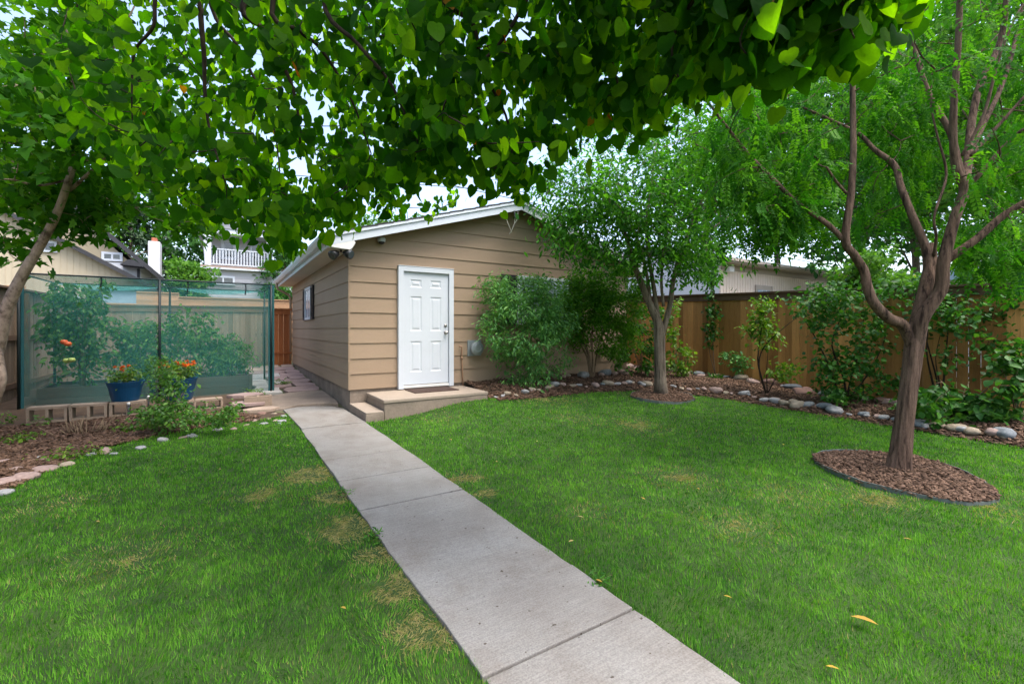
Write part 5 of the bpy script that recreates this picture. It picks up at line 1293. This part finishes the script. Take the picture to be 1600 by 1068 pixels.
def line_px(pts, step_m, zf):
    """points spaced along a pixel polyline laid on the ground"""
    Q = [GT(a, b, .03) for a, b in pts]; out = []
    for a, b in zip(Q[:-1], Q[1:]):
        n = max(1, int(round((b - a).length / step_m)))
        out += [a.lerp(b, (i + random.uniform(.2, .8)) / n) for i in range(n)]
    return out
front_marks = [(800, 'beside the stoop'), (850, 'below the window bush'), (915, 'between the two window bushes'), (965, 'in front of the tan-stemmed bush'), (1030, 'left of the middle tree'), (1090, 'just right of the middle tree'), (1135, 'below the climbing vine'),
               (1185, 'below the drooping plant'), (1230, 'at the foot of the young shrub'), (1285, 'between young shrub and dark bush'), (1345, 'below the large dark bush'), (1400, 'left of the forked tree trunk'), (1460, 'right of the forked tree trunk'), (1540, 'below the low broad-leaved plants'), (9999, 'at the right edge')]
cnt = {}
ORD = ['', 'second ', 'third ', 'fourth ', 'fifth ', 'sixth ', 'seventh ', 'eighth ', 'ninth ', 'tenth ', 'eleventh ', 'twelfth ']
def stone_label(k, L, w, rowname):
    size = 'large' if L > .30 else ('small' if L < .15 else 'middling')
    key = (k, size, w, rowname); i = cnt.get(key, 0); cnt[key] = i + 1
    return f"{ORD[i]}{size} {STONE[k][0]} stone {w}, {rowname}" if i else f"{size} {STONE[k][0]} stone {w}, {rowname}"
edge_px = [(772, 622), (811, 619), (868, 611), (930, 608), (985, 605), (1052, 609), (1130, 618), (1200, 629), (1311, 647), (1400, 662), (1500, 677), (1600, 693)]
for p in line_px(edge_px, .125, None):
    px, py, _ = proj(np.array(tuple(p))); L = random.choice((.10, .13, .16, .19, .22, .27)) * (1.0 if px > 1000 else .9); k = random.choice((0, 0, 0, 1, 1, 2, 2, 3))
    q = p + Vector((random.gauss(.03, .04), random.gauss(.03, .04), 0)); q.z = bedr(q.x, q.y) + .015
    stone(q, L, k, stone_label(k, L, where(float(px), front_marks), 'lawn row'), 'river stones edging the right lawn', .55, .78, rot=random.gauss(0, .8) + (0 if px < 1000 else 1.57))
back_px = [(778, 604), (820, 606), (870, 603), (930, 598), (985, 595)]
for p in line_px(back_px, .26, None):
    px, py, _ = proj(np.array(tuple(p))); q = Vector((p.x, -.32 + random.gauss(0, .08), .0)); q.z = bedr(q.x, q.y) + .02; px, py, _ = proj(np.array(tuple(q))); L = random.choice((.16, .2, .26, .3)); k = random.choice((0, 1, 3, 4, 0, 2))
    stone(q, L, k, stone_label(k, L, where(float(px), front_marks), 'wall row'), 'river stones under the garage wall', .6)
for i in range(38):
    yy = 1.0 - 8.2 * i / 37 + random.gauss(0, .06); xx = FENCE_X - random.choice((.28, .4, .55, .7)) ; q = Vector((xx, yy, bedr(xx, yy) + .02)); px, py, Zz = proj(np.array(tuple(q)))
    L = random.choice((.15, .2, .26, .34)); k = random.choice((0, 0, 1, 2, 4, 3))
    stone(q, L, k, stone_label(k, L, where(float(px), front_marks), 'fence row'), 'river stones along the fence foot', .5)
left_marks = [(35, 'at the left picture edge'), (75, 'at the front end of the mulch bed'), (130, 'below the cut stems'), (190, 'in front of the block row'), (260, 'below the blue pot'), (340, 'before the low bush'), (400, 'below the flat flagstones'), (999, 'beside the walk')]
for (px, py, L, k) in ((20, 735, .26, 0), (12, 752, .33, 0), (38, 747, .34, 0), (70, 733, .34, 0), (68, 718, .2, 0), (5, 770, .24, 1), (62, 712, .15, 1), (105, 724, .24, 2), (143, 708, .20, 1), (163, 704, .26, 0), (178, 707, .16, 1), (220, 698, .2, 1), (83, 674, .16, 1), (100, 684, .14, 2), (6, 720, .2, 0),
                       (255, 686, .24, 1), (285, 682, .2, 0), (300, 680, .24, 1), (340, 670, .22, 1), (365, 668, .18, 0), (412, 660, .2, 1), (440, 656, .2, 1), (443, 648, .16, 1), (437, 660, .15, 3), (428, 645, .2, 2), (420, 652, .14, 0), (410, 645, .26, 4), (396, 655, .2, 0), (430, 655, .16, 2), (375, 646, .2, 2), (385, 662, .14, 2), (356, 655, .16, 2)):
    stone(G(px, py + 3, .0), L * .62, k, stone_label(k, L, where(px, left_marks), 'left bed'), 'river stones edging the left bed', .52)

# flagstones of the side path
flag_m = [mat('flagstone_pink', (.33, .225, .20), .85, .2, 3, bump=.4, bscale=30, fine=.25, col2=(.40, .29, .26)), mat('flagstone_grey', (.44, .41, .375), .85, .15, 3, bump=.4, bscale=30, fine=.2), mat('flagstone_buff', (.42, .315, .24), .85, .15, 3, bump=.4, bscale=30, fine=.25)]
def flag(poly, zt, k, label, thick=.05, group='flagstones of the side path'):
    mb = MB(); n = len(poly); c = sum((Vector(p) for p in poly), Vector((0, 0))) / n
    mb.v = [(x, y, T(x, y) + zt - thick) for x, y in poly] + [(x, y, T(x, y) + zt + random.gauss(0, .004)) for x, y in poly]
    mb.f = [tuple(range(n - 1, -1, -1)), tuple(range(n, 2 * n))] + [(i, (i + 1) % n, n + (i + 1) % n, n + i) for i in range(n)]; mb.r = [.5] * (n + 2)
    o = mb.build('flagstone', flag_m[k], bevel=.008)
    return tag(o, label, 'flagstone', group)
rowsY = [2.30, 2.95, 3.5, 4.1, 4.75, 5.4, 6.1, 6.8, 7.45]; fl = []
CN = ['pink', 'pale grey', 'buff']; POSN = ['nearest the old slab', 'second row from the old slab', 'third row from the old slab', 'fourth row from the old slab', 'fourth row from the gate', 'third row from the gate', 'second row from the gate', 'row nearest the gate']
for j in range(len(rowsY) - 1):
    y0, y1 = rowsY[j] + .03, rowsY[j + 1] - .02
    cuts = [-1.32, random.uniform(-.78, -.6), -.05] if j % 2 == 0 else [-1.28, random.uniform(-.95, -.8), random.uniform(-.5, -.38), -.05]
    for i in range(len(cuts) - 1):
        a, b = cuts[i] + .02, cuts[i + 1] - .02; e = lambda s=.035: random.gauss(0, s)
        k = 1 if i == 0 and j < 5 else random.choice((0, 0, 0, 2))
        poly = [(a + e(), y0 + e()), ((a + b) / 2 + e(), y0 + e()), (min(b + e(), -.03), y0 + e()), (min(b + e(), -.03), (y0 + y1) / 2), (min(b + e(), -.03), y1 + e()), ((a + b) / 2 + e(), y1 + e()), (a + e(), y1 + e()), (a + e(), (y0 + y1) / 2)]
        pos_ = ['left', 'right'][i] if len(cuts) == 3 else ['left', 'middle', 'right'][i]
        flag(poly, .04, k, f"{CN[k]} flagstone on the {pos_}, {POSN[j]}")
for (px, py, s_, k, zt, lab) in ((405, 640, .26, 2, .05, 'flat buff flagstone lying before the single concrete block'), (388, 636, .30, 0, .10, 'lower flat pink flagstone stacked left of the single block'), (384, 630, .28, 0, .16, 'upper flat pink flagstone stacked left of the single block')):
    c = G(px, py, .05); poly = [(c.x + s_ * 1.1 * math.cos(a) * random.uniform(.85, 1.1), c.y + s_ * .6 * math.sin(a) * random.uniform(.85, 1.1)) for a in [i * 6.283 / 8 for i in range(8)]]
    flag(poly, zt, k, lab, .055, 'loose flagstones by the block wall')

# ================================================================ NET ENCLOSURE
NX0, NX1, NY0, NY1, NZ = -4.6, -.98, 2.55, 4.35, 2.30
def netmat(name, col, alpha):
    m, nt, p = nodes(name)
    c = ramp(nt, [(.3, sc(col, .8)), (.7, sc(col, 1.2))], noise(nt, 1.3, (1, 1, .3)))
    nt.links.new(c, p.inputs['Base Color']); p.inputs['Roughness'].default_value = .8; p.inputs['Specular IOR Level'].default_value = .2
    tp = nt.nodes.new('ShaderNodeBsdfTransparent'); mx = nt.nodes.new('ShaderNodeMixShader')
    r = nt.nodes.new('ShaderNodeMapRange'); r.inputs[1].default_value = .3; r.inputs[2].default_value = .7; r.inputs[3].default_value = alpha - .06; r.inputs[4].default_value = alpha + .06
    nt.links.new(noise(nt, 1.7, (1, 1, .4)), r.inputs[0]); nt.links.new(r.outputs[0], mx.inputs[0])
    nt.links.new(tp.outputs[0], mx.inputs[1]); nt.links.new(p.outputs[0], mx.inputs[2]); nt.links.new(mx.outputs[0], nt.nodes['Material Output'].inputs[0])
    return m
M['net'] = netmat('teal_mesh_net', (.05, .24, .225), .235)
M['net_roof'] = netmat('sagging_teal_net', (.08, .32, .30), .5)
M['net_dark'] = netmat('folded_teal_net', (.03, .13, .14), .82)
net = thing('net_enclosure', 'box-shaped teal garden net on dark poles over the vegetable beds', 'garden net', ((NX0 + NX1) / 2, NY0, .1))
def grid_sheet(f, nu, nv):
    mb = MB(); mb.v = [tuple(f(i / nu, j / nv)) for j in range(nv + 1) for i in range(nu + 1)]
    for j in range(nv):
        for i in range(nu): b = j * (nu + 1) + i; mb.f.append((b, b + 1, b + nu + 2, b + nu + 1)); mb.r.append(.5)
    return mb
bz = lambda x, y: T(x, y) + .01
front = lambda u, v_: Vector((NX0 + (NX1 - NX0) * u, NY0 + .035 * math.sin(9 * u + 3 * v_) * math.sin(3.14 * v_), bz(0, NY0) + (NZ - bz(0, NY0)) * v_))
back = lambda u, v_: Vector((NX0 + (NX1 - NX0) * u, NY1 + .03 * math.sin(8 * u + 1) * math.sin(3.14 * v_), bz(0, NY1) + (NZ - bz(0, NY1)) * v_))
side = lambda X_: (lambda u, v_: Vector((X_ + .02 * math.sin(7 * v_), NY0 + (NY1 - NY0) * u, .1 + (NZ - .1) * v_)))
def roof_f(u, v_):
    sag = .16 * abs(math.sin(math.pi * 2 * u)) ** .8 * math.sin(math.pi * v_) ** .7
    return Vector((NX0 + (NX1 - NX0) * u, NY0 + (NY1 - NY0) * v_, NZ - sag))
for f in (front, back, side(NX0), side(NX1)): grid_sheet(f, 24, 14).build('net_panel', M['net'], net, smooth=True)
grid_sheet(roof_f, 36, 12).build('net_roof', M['net_roof'], net, smooth=True)
mb = MB()
mb.box(NX1 - .05, NY0 - .012, .1, NX1 + .06, NY0 - .006, NZ); mb.box(NX1 + .03, NY0, .12, NX1 + .036, NY0 + .10, NZ - .02)
mb.build('net_hem', M['net_dark'], net)
mb = MB(); mb.box(NX0 - .02, NY0 - .012, .1, NX0 + .05, NY0 - .006, NZ); mb.build('net_hem', M['net_dark'], net)
xm = PY(250, 500, NY0).x
for x, y in ((NX0, NY0), (xm, NY0), (NX1, NY0), (NX0, NY1), (xm, NY1), (NX1, NY1)):
    mb = MB(); y = y - .045 if y == NY0 else y; mb.tube([(x, y, -.1), (x, y, NZ)], .021, 10); mb.build('pole', M['pole'], net, smooth=True)
for a, b in (((NX0, NY0 - .045), (NX1, NY0 - .045)), ((NX0, NY1), (NX1, NY1)), ((NX0, NY0), (NX0, NY1)), ((NX1, NY0), (NX1, NY1)), ((xm, NY0), (xm, NY1))):
    mb = MB(); mb.tube([(a[0], a[1], NZ + .005), (b[0], b[1], NZ + .005)], .014, 8); mb.build('top_rail', M['pole'], net, smooth=True)
for x in (xm - .02, xm + .42, NX1 - .45, NX0 + 1.0):
    mb = MB(); l = random.uniform(.14, .24); mb.tube([(x, NY0 - .02, NZ), (x + .005, NY0 - .03, NZ - l * .5), (x - .01, NY0 - .03, NZ - l)], .012, 6); mb.build('tie_strap', M['pole'], net)

# raised beds inside, with their crops
def raised(name, label, x0, x1, y0, y1, h):
    r = thing(name, label, 'raised bed', ((x0 + x1) / 2, y0, .1)); g = .05; t_ = .04
    mb = MB(); k = g
    nb = 2
    for j in range(nb):
        a, b = g + h * j / nb, g + h * (j + 1) / nb - .006
        for q in ((x0, y0, x1, y0 + t_), (x0, y1 - t_, x1, y1), (x0, y0 + t_ + .001, x0 + t_, y1 - t_ - .001), (x1 - t_, y0 + t_ + .001, x1, y1 - t_ - .001)): mb.box(q[0], q[1], a, q[2], q[3], b, random.random())
    mb.build('plank_sides', M['dark_wood'], r)
    mb = MB(); mb.box(x0 + t_, y0 + t_, g, x1 - t_, y1 - t_, g + h - .06); mb.build('soil_fill', M['soil'], r)
    mb = MB(); mb.box(x1 - .02, y0 - .03, 0, x1 + .045, y0 + .05, g + h + .02); mb.build('corner_post', M['dark_wood'], r)
    return g + h - .06
zt = raised('raised_bed', 'dark plank raised bed with tomato plants at the left inside the net', -4.45, -3.0, 2.72, 3.9, .36)
zt2 = raised('raised_bed', 'dark plank raised bed behind the right blue pot inside the net', -2.85, -1.35, 2.72, 3.9, .42)
def veg(name, label, c, r_, h, n, m, tmpl, per, size, stakes=0):
    b = Vector((c[0], c[1], .35))
    p = Plant(name, label, 'plant', b)
    for s in fan(b, 6, r_ * .6, h * .75, .009): p.limb(s, 5, 3)
    C_ = ball(n, (c[0], c[1], .35 + h * .55), r_, r_ * .75, h * .52, .2)
    p.twigs(C_, .005, 4); p.wood_build('stem', M['stem']); p.grow('foliage', tmpl, per, size, m, .08, .45, .6)
    return p
tp = veg('tomato_plant', 'tall tomato plant with ripening fruit at the left inside the net', (-3.95, 3.1), .6, 1.9, 150, M['vegleaf'], OVAL, 14, .10)
for (px, py, k) in ((100, 534, 1), (106, 537, 1), (104, 563, 0), (112, 562, 0)):
    mb = MB(); c = D(px, py, 7.45); mb.lathe([(0, -.04), (.03, -.034), (.048, -.012), (.05, .01), (.035, .034), (.01, .036), (0, .03)], tuple(c), 16)
    mb.build('tomato', M['tomato' if k else 'greentomato'], tp.root, smooth=True)
veg('tomato_plant', 'shorter leafy tomato plant behind the left blue pot', (-3.15, 3.3), .55, 1.25, 110, M['vegleaf'], OVAL, 14, .095)
veg('vegetable_plant', 'bushy vegetable plant right of the middle net pole', (-2.35, 3.3), .6, 1.4, 130, M['vegleaf'], OVAL, 14, .085)
veg('vegetable_plant', 'feathery pale green plant at the right end of the raised bed', (-1.68, 3.2), .42, .9, 80, M['vegleaf'], t_oval(.1), 18, .11)

# pots with marigolds
def pot(c, R0, h, label, tilt=0):
    r = thing('flower_pot', label, 'flower pot', tuple(c))
    mb = MB(); mb.lathe([(R0 * .70, 0), (R0 * .72, .015), (R0 * .90, h * .72), (R0 * .92, h * .74), (R0 * .97, h * .86), (R0 * .98, h * .88), (R0, h * .97), (R0 * 1.03, h * .975), (R0 * 1.03, h), (R0 * .94, h), (R0 * .90, h * .88), (0, h * .87)], tuple(c), 40)
    mb.build('shell', M['blue_pot'], r, smooth=False, bevel=.003)
    mb = MB(); mb.lathe([(R0 * .895, h * .885), (R0 * .5, h * .9), (0, h * .91)], tuple(c), 24); mb.build('soil_fill', M['soil'], r)
    return r
def marigold(c, n, rr, h, label, nfl, fpx):
    p = Plant('marigold_plant', label, 'flower', c)
    for s in fan(c, 6, rr * .6, h * .6, .006): p.limb(s, 5, 3)
    p.twigs(ball(n, (c[0], c[1], c[2] + h * .5), rr, rr, h * .5, .2), .004, 4); p.wood_build('stem', M['stem'])
    p.grow('foliage', t_oval(.2), 16, .055, M['mariold'], .05, .25, .7)
    for i in range(nfl):
        a = random.uniform(0, 6.283); q = Vector((c[0], c[1], c[2])) + Vector((math.cos(a) * rr * random.uniform(.3, 1.05), math.sin(a) * rr * random.uniform(.3, 1.05), h * random.uniform(.8, 1.12)))
        m_ = 22; v_ = unit(rng.normal(0, 1, (m_, 3)) * np.array([1, 1, .5]) + np.array([0, 0, .35]))
        leaves('flower', t_oval(.42), np.tile(np.array(tuple(q)), (m_, 1)) + v_ * .004, v_, rng.normal(0, .3, (m_, 3)) + np.array([0, 0, 1.0]), rng.uniform(.026, .036, m_), M['petal'], p.root)
c1 = G(198, 627, .24); c1.z = .24
# the low block wall in front
def cblock(c, ang, label, up=False, L=.39, W=.19, H=.19):
    mb = MB(); X = Matrix.Translation(c) @ Matrix.Rotation(ang, 4, 'Z'); t_ = .034
    if not up:                                   # laid on its side: the two holes face the lawn
        for x0, x1, z0, z1 in ((-L / 2, L / 2, 0, t_), (-L / 2, L / 2, H - t_, H), (-L / 2, -L / 2 + t_, t_, H - t_), (-t_ / 2, t_ / 2, t_, H - t_), (L / 2 - t_, L / 2, t_, H - t_)):
            mb.box(x0 + .0005, -W / 2, z0, x1 - .0005, W / 2, z1, .5, X)
    else:
        for x0, x1, y0, y1 in ((-L / 2, L / 2, -W / 2, -W / 2 + t_), (-L / 2, L / 2, W / 2 - t_, W / 2), (-L / 2, -L / 2 + t_, -W / 2 + t_, W / 2 - t_), (-t_ / 2, t_ / 2, -W / 2 + t_, W / 2 - t_), (L / 2 - t_, L / 2, -W / 2 + t_, W / 2 - t_)):
            mb.box(x0 + .0005, y0, 0, x1 - .0005, y1, H, .5, X)
    return tag(mb.build('cinder_block', M['block'], bevel=.004), label, 'cinder block', 'concrete blocks edging the net enclosure')
A, B = G(40, 667, .02), G(228, 652, .02); ang = math.atan2(B.y - A.y, B.x - A.x); dv = (B - A)
Lr = dv.length / 3
for i, lab in enumerate(('two-holed concrete block on its side, leftmost of the row of three', 'two-holed concrete block on its side, middle of the row of three', 'two-holed concrete block on its side, right end of the row under the blue pot')):
    c = A + dv * (i + .5) / 3; c.z = .06; c = c + Vector((-math.sin(ang), math.cos(ang), 0)) * .07
    cblock(c, ang + random.gauss(0, .02), lab, L=Lr - .02, W=.2, H=.23)
c = G(322, 641, .03); c.z = .03; c.y += .12; cblock(c, .12, 'two-holed concrete block on its side behind the low bush', L=.46)
c = G(281, 645, .03); c.z = .03; c.y += .12; cblock(c, .05, 'concrete block hidden among leaves below the right blue pot', L=.42)
c = G(404, 637, .04); c.z = .04; c.y += .1; cblock(c, -.05, 'single concrete block standing holes up beside the walk', True, L=.42, H=.20)
top3 = A + dv * (2.4) / 3; top3 += Vector((-math.sin(ang), math.cos(ang), 0)) * .14; top3.z = .292
pot(top3, .235, .30, 'round blue plastic pot standing on the concrete blocks left of the net pole')
marigold(top3 + Vector((0, 0, .27)), 26, .20, .24, 'marigolds with small orange flowers in the left blue pot', 5, None)
c2 = G(278, 630, .2); c2 = Vector((c2.x, c2.y + .25, .23)); pot(c2, .25, .36, 'blue plastic pot half hidden by leaves right of the net pole')
mb = MB(); mb.box(c2.x - .2, c2.y - .1, -.02, c2.x + .2, c2.y + .1, .228); tag(mb.build('cinder_block', M['block'], bevel=.006), 'solid concrete block hidden under the right blue pot', 'cinder block', 'concrete blocks edging the net enclosure')
marigold(c2 + Vector((0, 0, .34)), 40, .26, .26, 'marigolds with bright orange flowers in the right blue pot', 22, None)
b0 = G(262, 655, .03); b0.z = .03
shrub('leafy_bush', 'low green bush sprawling over the block wall between the blue pots', b0, fan(b0, 7, .35, .5, .007), blob(34, 262, 612, 26, 40, 5.9, 6.3) + blob(40, 275, 652, 48, 20, 5.7, 6.2) + blob(24, 340, 645, 32, 16, 5.8, 6.2) + blob(12, 240, 650, 30, 16, 5.8, 6.1) + blob(14, 250, 575, 18, 22, 6.0, 6.3), M['vegleaf'], OVAL, 18, .055, spread=.055)
b0 = G(135, 676, .02); b0.z = .02
t_ = thing('cut_stems', 'clump of cut brown woody stems in the mulch before the blocks', 'plant stubs', tuple(b0))
mb = MB()
for _ in range(34):
    a = b0 + Vector((random.gauss(0, .16), random.gauss(0, .07), -.03)); d = Vector((random.gauss(0, .06) + (a.x - b0.x) * .5, random.gauss(0, .05), random.uniform(.10, .26))); mb.tube([a, a + d * .5, a + d], [.008, .007, .006], 6)
mb.build('stem', M['stem'], t_, smooth=True)
for (px, py, lab) in ((62, 668, 'bright green seedling beside the cut stems'), (8, 665, 'leafy seedling at the left edge by the fence'), (225, 655, 'small leafy weed at the foot of the block row')):
    b0 = G(px, py, .02); b0.z = .02; shrub('seedling', lab, b0, fan(b0, 2, .04, .12, .003), ball(7, (b0.x, b0.y, .12), .09, .09, .07), M['vegleaf'], OVAL, 7, .05, 'plant', spread=.04)
b0 = G(100, 715, .02)
shrub('ground_plant', 'low green mat growing over the stones at the bed edge', (b0.x, b0.y, .02), fan((b0.x, b0.y, .02), 3, .1, .06, .003), ball(20, (b0.x, b0.y, .05), .35, .14, .04), M['limeleaf'], OVAL, 14, .035, 'plant', spread=.05)
for (px, py, lab) in ((210, 672, 'low green plant in the mulch before the left blue pot'), (345, 660, 'low green plant at the lawn edge below the flat flagstones'), (30, 690, 'low pale green plant in the mulch at the left edge')):
    b0 = G(px, py, .02); b0.z = .02; shrub('ground_plant', lab, b0, fan(b0, 3, .1, .07, .003), ball(16, (b0.x, b0.y, .07), .22, .14, .06), M['limeleaf'], OVAL, 12, .045, 'plant', spread=.05)
for (px, py, hgt, lab) in ((201, 655, .24, 'short dark garden stake with a pale cap before the right block'), (232, 640, .22, 'short white-topped garden stake beside the low bush')):
    b0 = G(px, py, .02); r = thing('garden_stake', lab, 'garden stake', (b0.x, b0.y, 0))
    mb = MB(); mb.tube([(b0.x, b0.y, -.05), (b0.x, b0.y, hgt)], .013, 8); mb.build('stake', M['hose'], r, smooth=True)
    mb = MB(); mb.lathe([(.018, 0), (.022, .02), (.018, .04), (0, .045)], (b0.x, b0.y, hgt), 12); mb.build('cap', M['old_white'], r, smooth=True)

for (px, py, lab) in ((541, 772, 'weedy tuft leaning over the left edge of the walk at a joint'), (585, 838, 'long grass tuft over the left edge of the walk, below the joint'), (936, 906, 'grass tuft creeping onto the right edge of the walk')):
    q = G(px, py, .02); shrub('weed', lab, (q.x, q.y, 0), fan((q.x, q.y, 0), 4, .02, .03, .002), ball(8, (q.x - .02, q.y, .035), .05, .10, .02), M['grass_tuft'], t_oval(.14), 9, .035, 'weed', hang=-.1, spread=.02)
# weeds in the joints of the side path
for (x, y, lab) in ((-1.32, 2.2, 'weed tuft where the flagstones meet the old slab'), (-.72, 3.4, 'grass tuft in a flagstone joint halfway to the gate'), (-.9, 7.2, 'weedy strip of grass at the foot of the stained gate')):
    shrub('weed', lab, (x, y, T(x, y)), fan((x, y, T(x, y)), 2, .03, .05, .003), ball(12, (x, y, T(x, y) + .05), .2, .12, .04), M['limeleaf'], t_oval(.12), 10, .07, 'weed', hang=-.2, spread=.05)

# ================================================================ FALLEN LEAVES
def fallen(px, py, L, az, label, k):
    p = GT(px, py, .045); tv, tf = t_oval(.24)
    a = math.radians(az); tip = np.array([[math.cos(a), math.sin(a), .10]])
    o = leaves('fallen_leaf', (tv, tf), np.array([[p.x, p.y, p.z + .002]]), tip, np.array([[.15, .1, 1.0]]), np.array([L]), M['fallen'], None, np.array([k]))
    tag(o, label, 'fallen leaf', 'fallen leaves on the grass')
fallen(1328, 962, .105, -75, 'large yellow fallen leaf on the grass at the lower right', .3)
fl_ = [(115, 690, 'left lawn edge by the stones'), (345, 733, 'left lawn right of centre'), (155, 815, 'middle of the left lawn'), (290, 700, 'left lawn below the low bush'), (532, 948, 'left lawn beside the walk at its worn edge'), (452, 695, 'left lawn near the top of the walk'),
       (706, 687, 'right lawn before the stoop, nearest the walk'), (775, 720, 'right lawn near the walk joint'), (838, 690, 'right lawn below the stoop corner'), (902, 806, 'right lawn, right of the second walk joint'), (1008, 780, 'middle of the right lawn'), (897, 844, 'right lawn close to the walk'), (1088, 762, 'right lawn between walk and mulch ring'), (1135, 705, 'right lawn below the middle tree'), (968, 655, 'right lawn below the window bush'),
       (1130, 930, 'right lawn beside the walk at the bottom'), (1290, 1040, 'right lawn at the bottom, below the large yellow leaf'), (1425, 843, 'right lawn below the mulch ring'), (1225, 695, 'right lawn left of the mulch ring'), (930, 905, 'on the walk edge at the lower right')]
for px, py, w in fl_:
    k = random.random(); fallen(px, py, random.uniform(.03, .05), random.uniform(0, 360), f"small {'pale' if k > .66 else ('brownish' if k > .33 else 'yellow')} fallen leaf, {w}", k)
